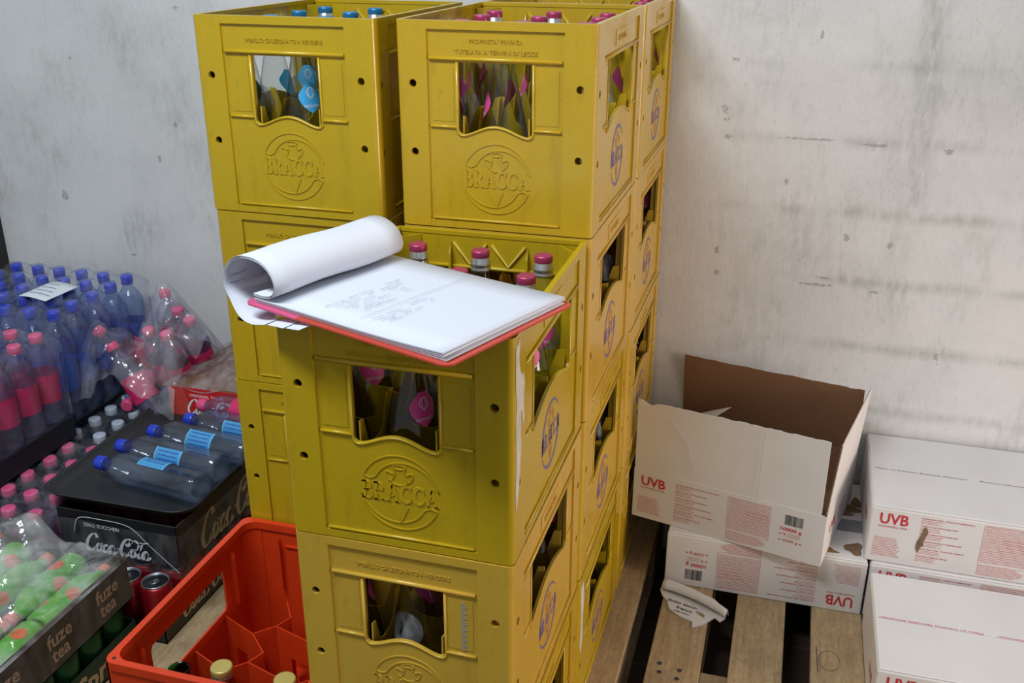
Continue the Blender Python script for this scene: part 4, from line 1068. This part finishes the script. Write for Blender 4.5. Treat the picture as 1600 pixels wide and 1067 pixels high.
# serving tray
tr = empty('serving_tray', (-.985, .675, .3875), 'black serving tray with rounded corners holding lying water bottles', 'tray', None, radians(1))
m = MB(); rings = [(.150, .195, .0, .050), (.162, .207, .001, .05), (.170, .215, .014, .048), (.174, .219, .018, .046), (.177, .222, .0172, .046), (.173, .218, .012, .048), (.163, .208, -.002, .05), (.150, .195, -.0025, .05)]
pr = []
for (a, b, z, r) in rings: pr.append([(x, y, z) for x, y in rr(-a, a, -b, b, r, 8)])
n = len(pr[0]); 
for P in pr: m.v += P
for k in range(len(pr)-1):
    for i in range(n): j = (i+1) % n; m.f.append((k*n+i, k*n+j, (k+1)*n+j, (k+1)*n+i)); m.sm.append(True)
m.f += [tuple(range(n)), tuple((len(pr)-1)*n+i for i in range(n-1, -1, -1))]; m.sm += [False, False]
m.build('tray_shell', M_TRAY, tr)
gt = 'water bottles lying on the black tray'
zb = .3895+.0355
TB = [((-1.085, .560, zb), -7, 0), ((-1.090, .637, zb), -6, 0), ((-1.064, .716, zb), -7, 0), ((-1.02, .792, zb), -6, 0)]
TL = ['clear bottle lying nearest on the black tray, blue cap to the left', 'second lying bottle from the front on the tray, pale blue label', 'third lying bottle from the front on the black tray, blue cap', 'blue-capped bottle fourth from the front on the black tray']
ROLLS = [2.2, 0, .25, -.1]
for (c, a, r), l in zip(TB, TL):
    d = Vector((cos(radians(a)), sin(radians(a)), 0)); lay(PT, c, Vector(c)+d*.278, l, gt, ROLLS[TL.index(l)])
c = Vector((-1.03, .862, zb+.002)); c.y = .862; lay(PTP, c, c+Vector((cos(-.08), sin(-.08), 0))*.278, 'pink-capped bottle lying farthest on the black tray', gt)

# green cartons
FX, FY = -1.158, -.045
sp = empty('green_can_tray', (FX+.005, FY+.005, .1445), 'dark green cardboard can tray with yellow-white lettering under the iced tea tray', 'tray')
MB().box(0, .268, 0, .40, 0, .0025).box(0, .268, 0, .002, 0, .07).box(0, .268, .398, .40, 0, .065).box(0, .002, 0, .4, 0, .065).box(.266, .268, 0, .40, 0, .065).build('tray_body', M_GRCARD, sp)
m = MB(); TS = lambda u, v, q: (.268+q, u, v); put_text(m, 'Sprite', .215, .010, .060, .0004, TS, width=.15, bold=.03, shear=.15); m.build('lettering', M_TAN, sp)
for i in range(4):
    for j in range(6):
        if i not in (3,) and j != 5: continue
        o = put(CGn, (FX+.0385+.0655*i, FY+.040+.0655*j, .1475), (0, 0, random.uniform(0, 6)), 'green can in the dark green tray, %s from the front, %s from left' % (ORD[j], ORD[i]), 'green cans in the dark green tray'); o['category'] = 'can'
fz = empty('iced_tea_tray', (FX, FY, .2645), 'olive cardboard tray marked fuze tea with green bottles under crumpled film', 'tray')
fz['label'] = 'dark olive cardboard tray of green-sleeved drinks at the lower left under crumpled film'
MB().box(0, .278, 0, .40, 0, .003).box(0, .278, 0, .003, 0, .085).box(0, .278, .397, .40, 0, .095).box(0, .003, 0, .4, 0, .09).build('tray_body', M_OLIVE, fz)
MB().box(.275, .278, 0, .40, 0, .098).build('side_panel', M_OLIVE, fz)
m = MB(); TS = lambda u, v, q: (.278+q, u, v)
for u in (.045, .175, .305): put_text(m, 'fuze', u, .048, .040, .0004, TS, width=.062, bold=.02); put_text(m, 'tea', u+.006, .017, .040, .0004, TS, width=.044, bold=.02)
m.build('lettering', M_TAN, fz)
def tea():
    e = empty('iced_tea_bottle', (0, 0, 0), '', 'bottle')
    MB().lathe([(.020, .003), (.027, 0), (.031, .008), (.031, .12), (.028, .135), (.018, .155), (.013, .165), (.013, .175)], 24).build('sleeve', M_GSLEEVE, e, 'green printed sleeve')
    MB().lathe([(.0148, .172), (.0152, .174), (.0152, .188), (.0135, .191)], 28, knurl=((0, 1, 2), .03)).build('cap', M_OCAP, e)
    m = MB()
    for (u, v, r) in ((0, .05, .016), (.03, .095, .014), (-.04, .08, .015), (.06, .03, .012), (-.08, .04, .014)):
        m.grid(5, 15, lambda s, t, u=u, v=v, r=r: (lambda a, b: (.0315*sin(a/.0315), -.0315*cos(a/.0315), b))(u+r*s*cos(2*pi*t), v+r*s*sin(2*pi*t)))
    m.build('peach_print', M_OSPOT, e, 'orange peach picture'); return e
TE = tea()
for j in range(2):
    for i in range(4):
        c = Vector((FX+.038+.066*i, FY+.008+.195*j+(.191 if (i+j) % 2 == 0 else 0), .2645+.062)); dd = -1 if (i+j) % 2 == 0 else 1
        lay(TE, c, c+Vector((0, dd*.190, 0)), 'green-sleeved bottle lying in the %s half of the olive tray, %s from left' % ('rear' if j else 'front', ORD[i]), 'green-sleeved bottles in the olive tray', random.uniform(0, 6))
m = MB()
def ff(s, t):
    x = -.008+.292*s; y = -.006+.414*t
    z = .107+.012*sin(9*t+4*s)*sin(pi*s)+.055*math.exp(-((s-.30)/.22)**2-((t-.93)/.20)**2)+.03*math.exp(-((s-.05)/.2)**2-((t-.7)/.2)**2)+.006*sin(21*s-13*t)+.010*abs(sin(9*s+15*t))*(.3+sin(pi*s))-.006+.004*abs(sin(31*s-22*t+2))
    e = min(s, 1-s, t*1.4, (1-t)*1.4); 
    if e < .04: z = z*(e/.04)+.094*(1-e/.04)
    if t > .96: z = max(z, .096)
    return (x, y, z)
m.grid(72, 90, ff); m.build('crumpled_film', M_FILMF, fz, 'crumpled clear film')
m = MB().grid(30, 8, lambda s, t: (.2815+.001*sin(40*s), .405*s, .005+.10*t)); m.build('side_film', M_FILM, fz)
ob = MB().box(-1.40, -1.172, .12, .365, .1455, .352).build('orange_carton', M_FRUIT); tag(weighted(ob, .003), 'orange carton at the left picture edge beside the film-wrapped tray', 'box')
MB().box(-1.398, -1.174, .122, .2415, .352, .355).box(-1.398, -1.174, .2435, .363, .352, .355).build('top_flaps', M_FRUIT, ob)
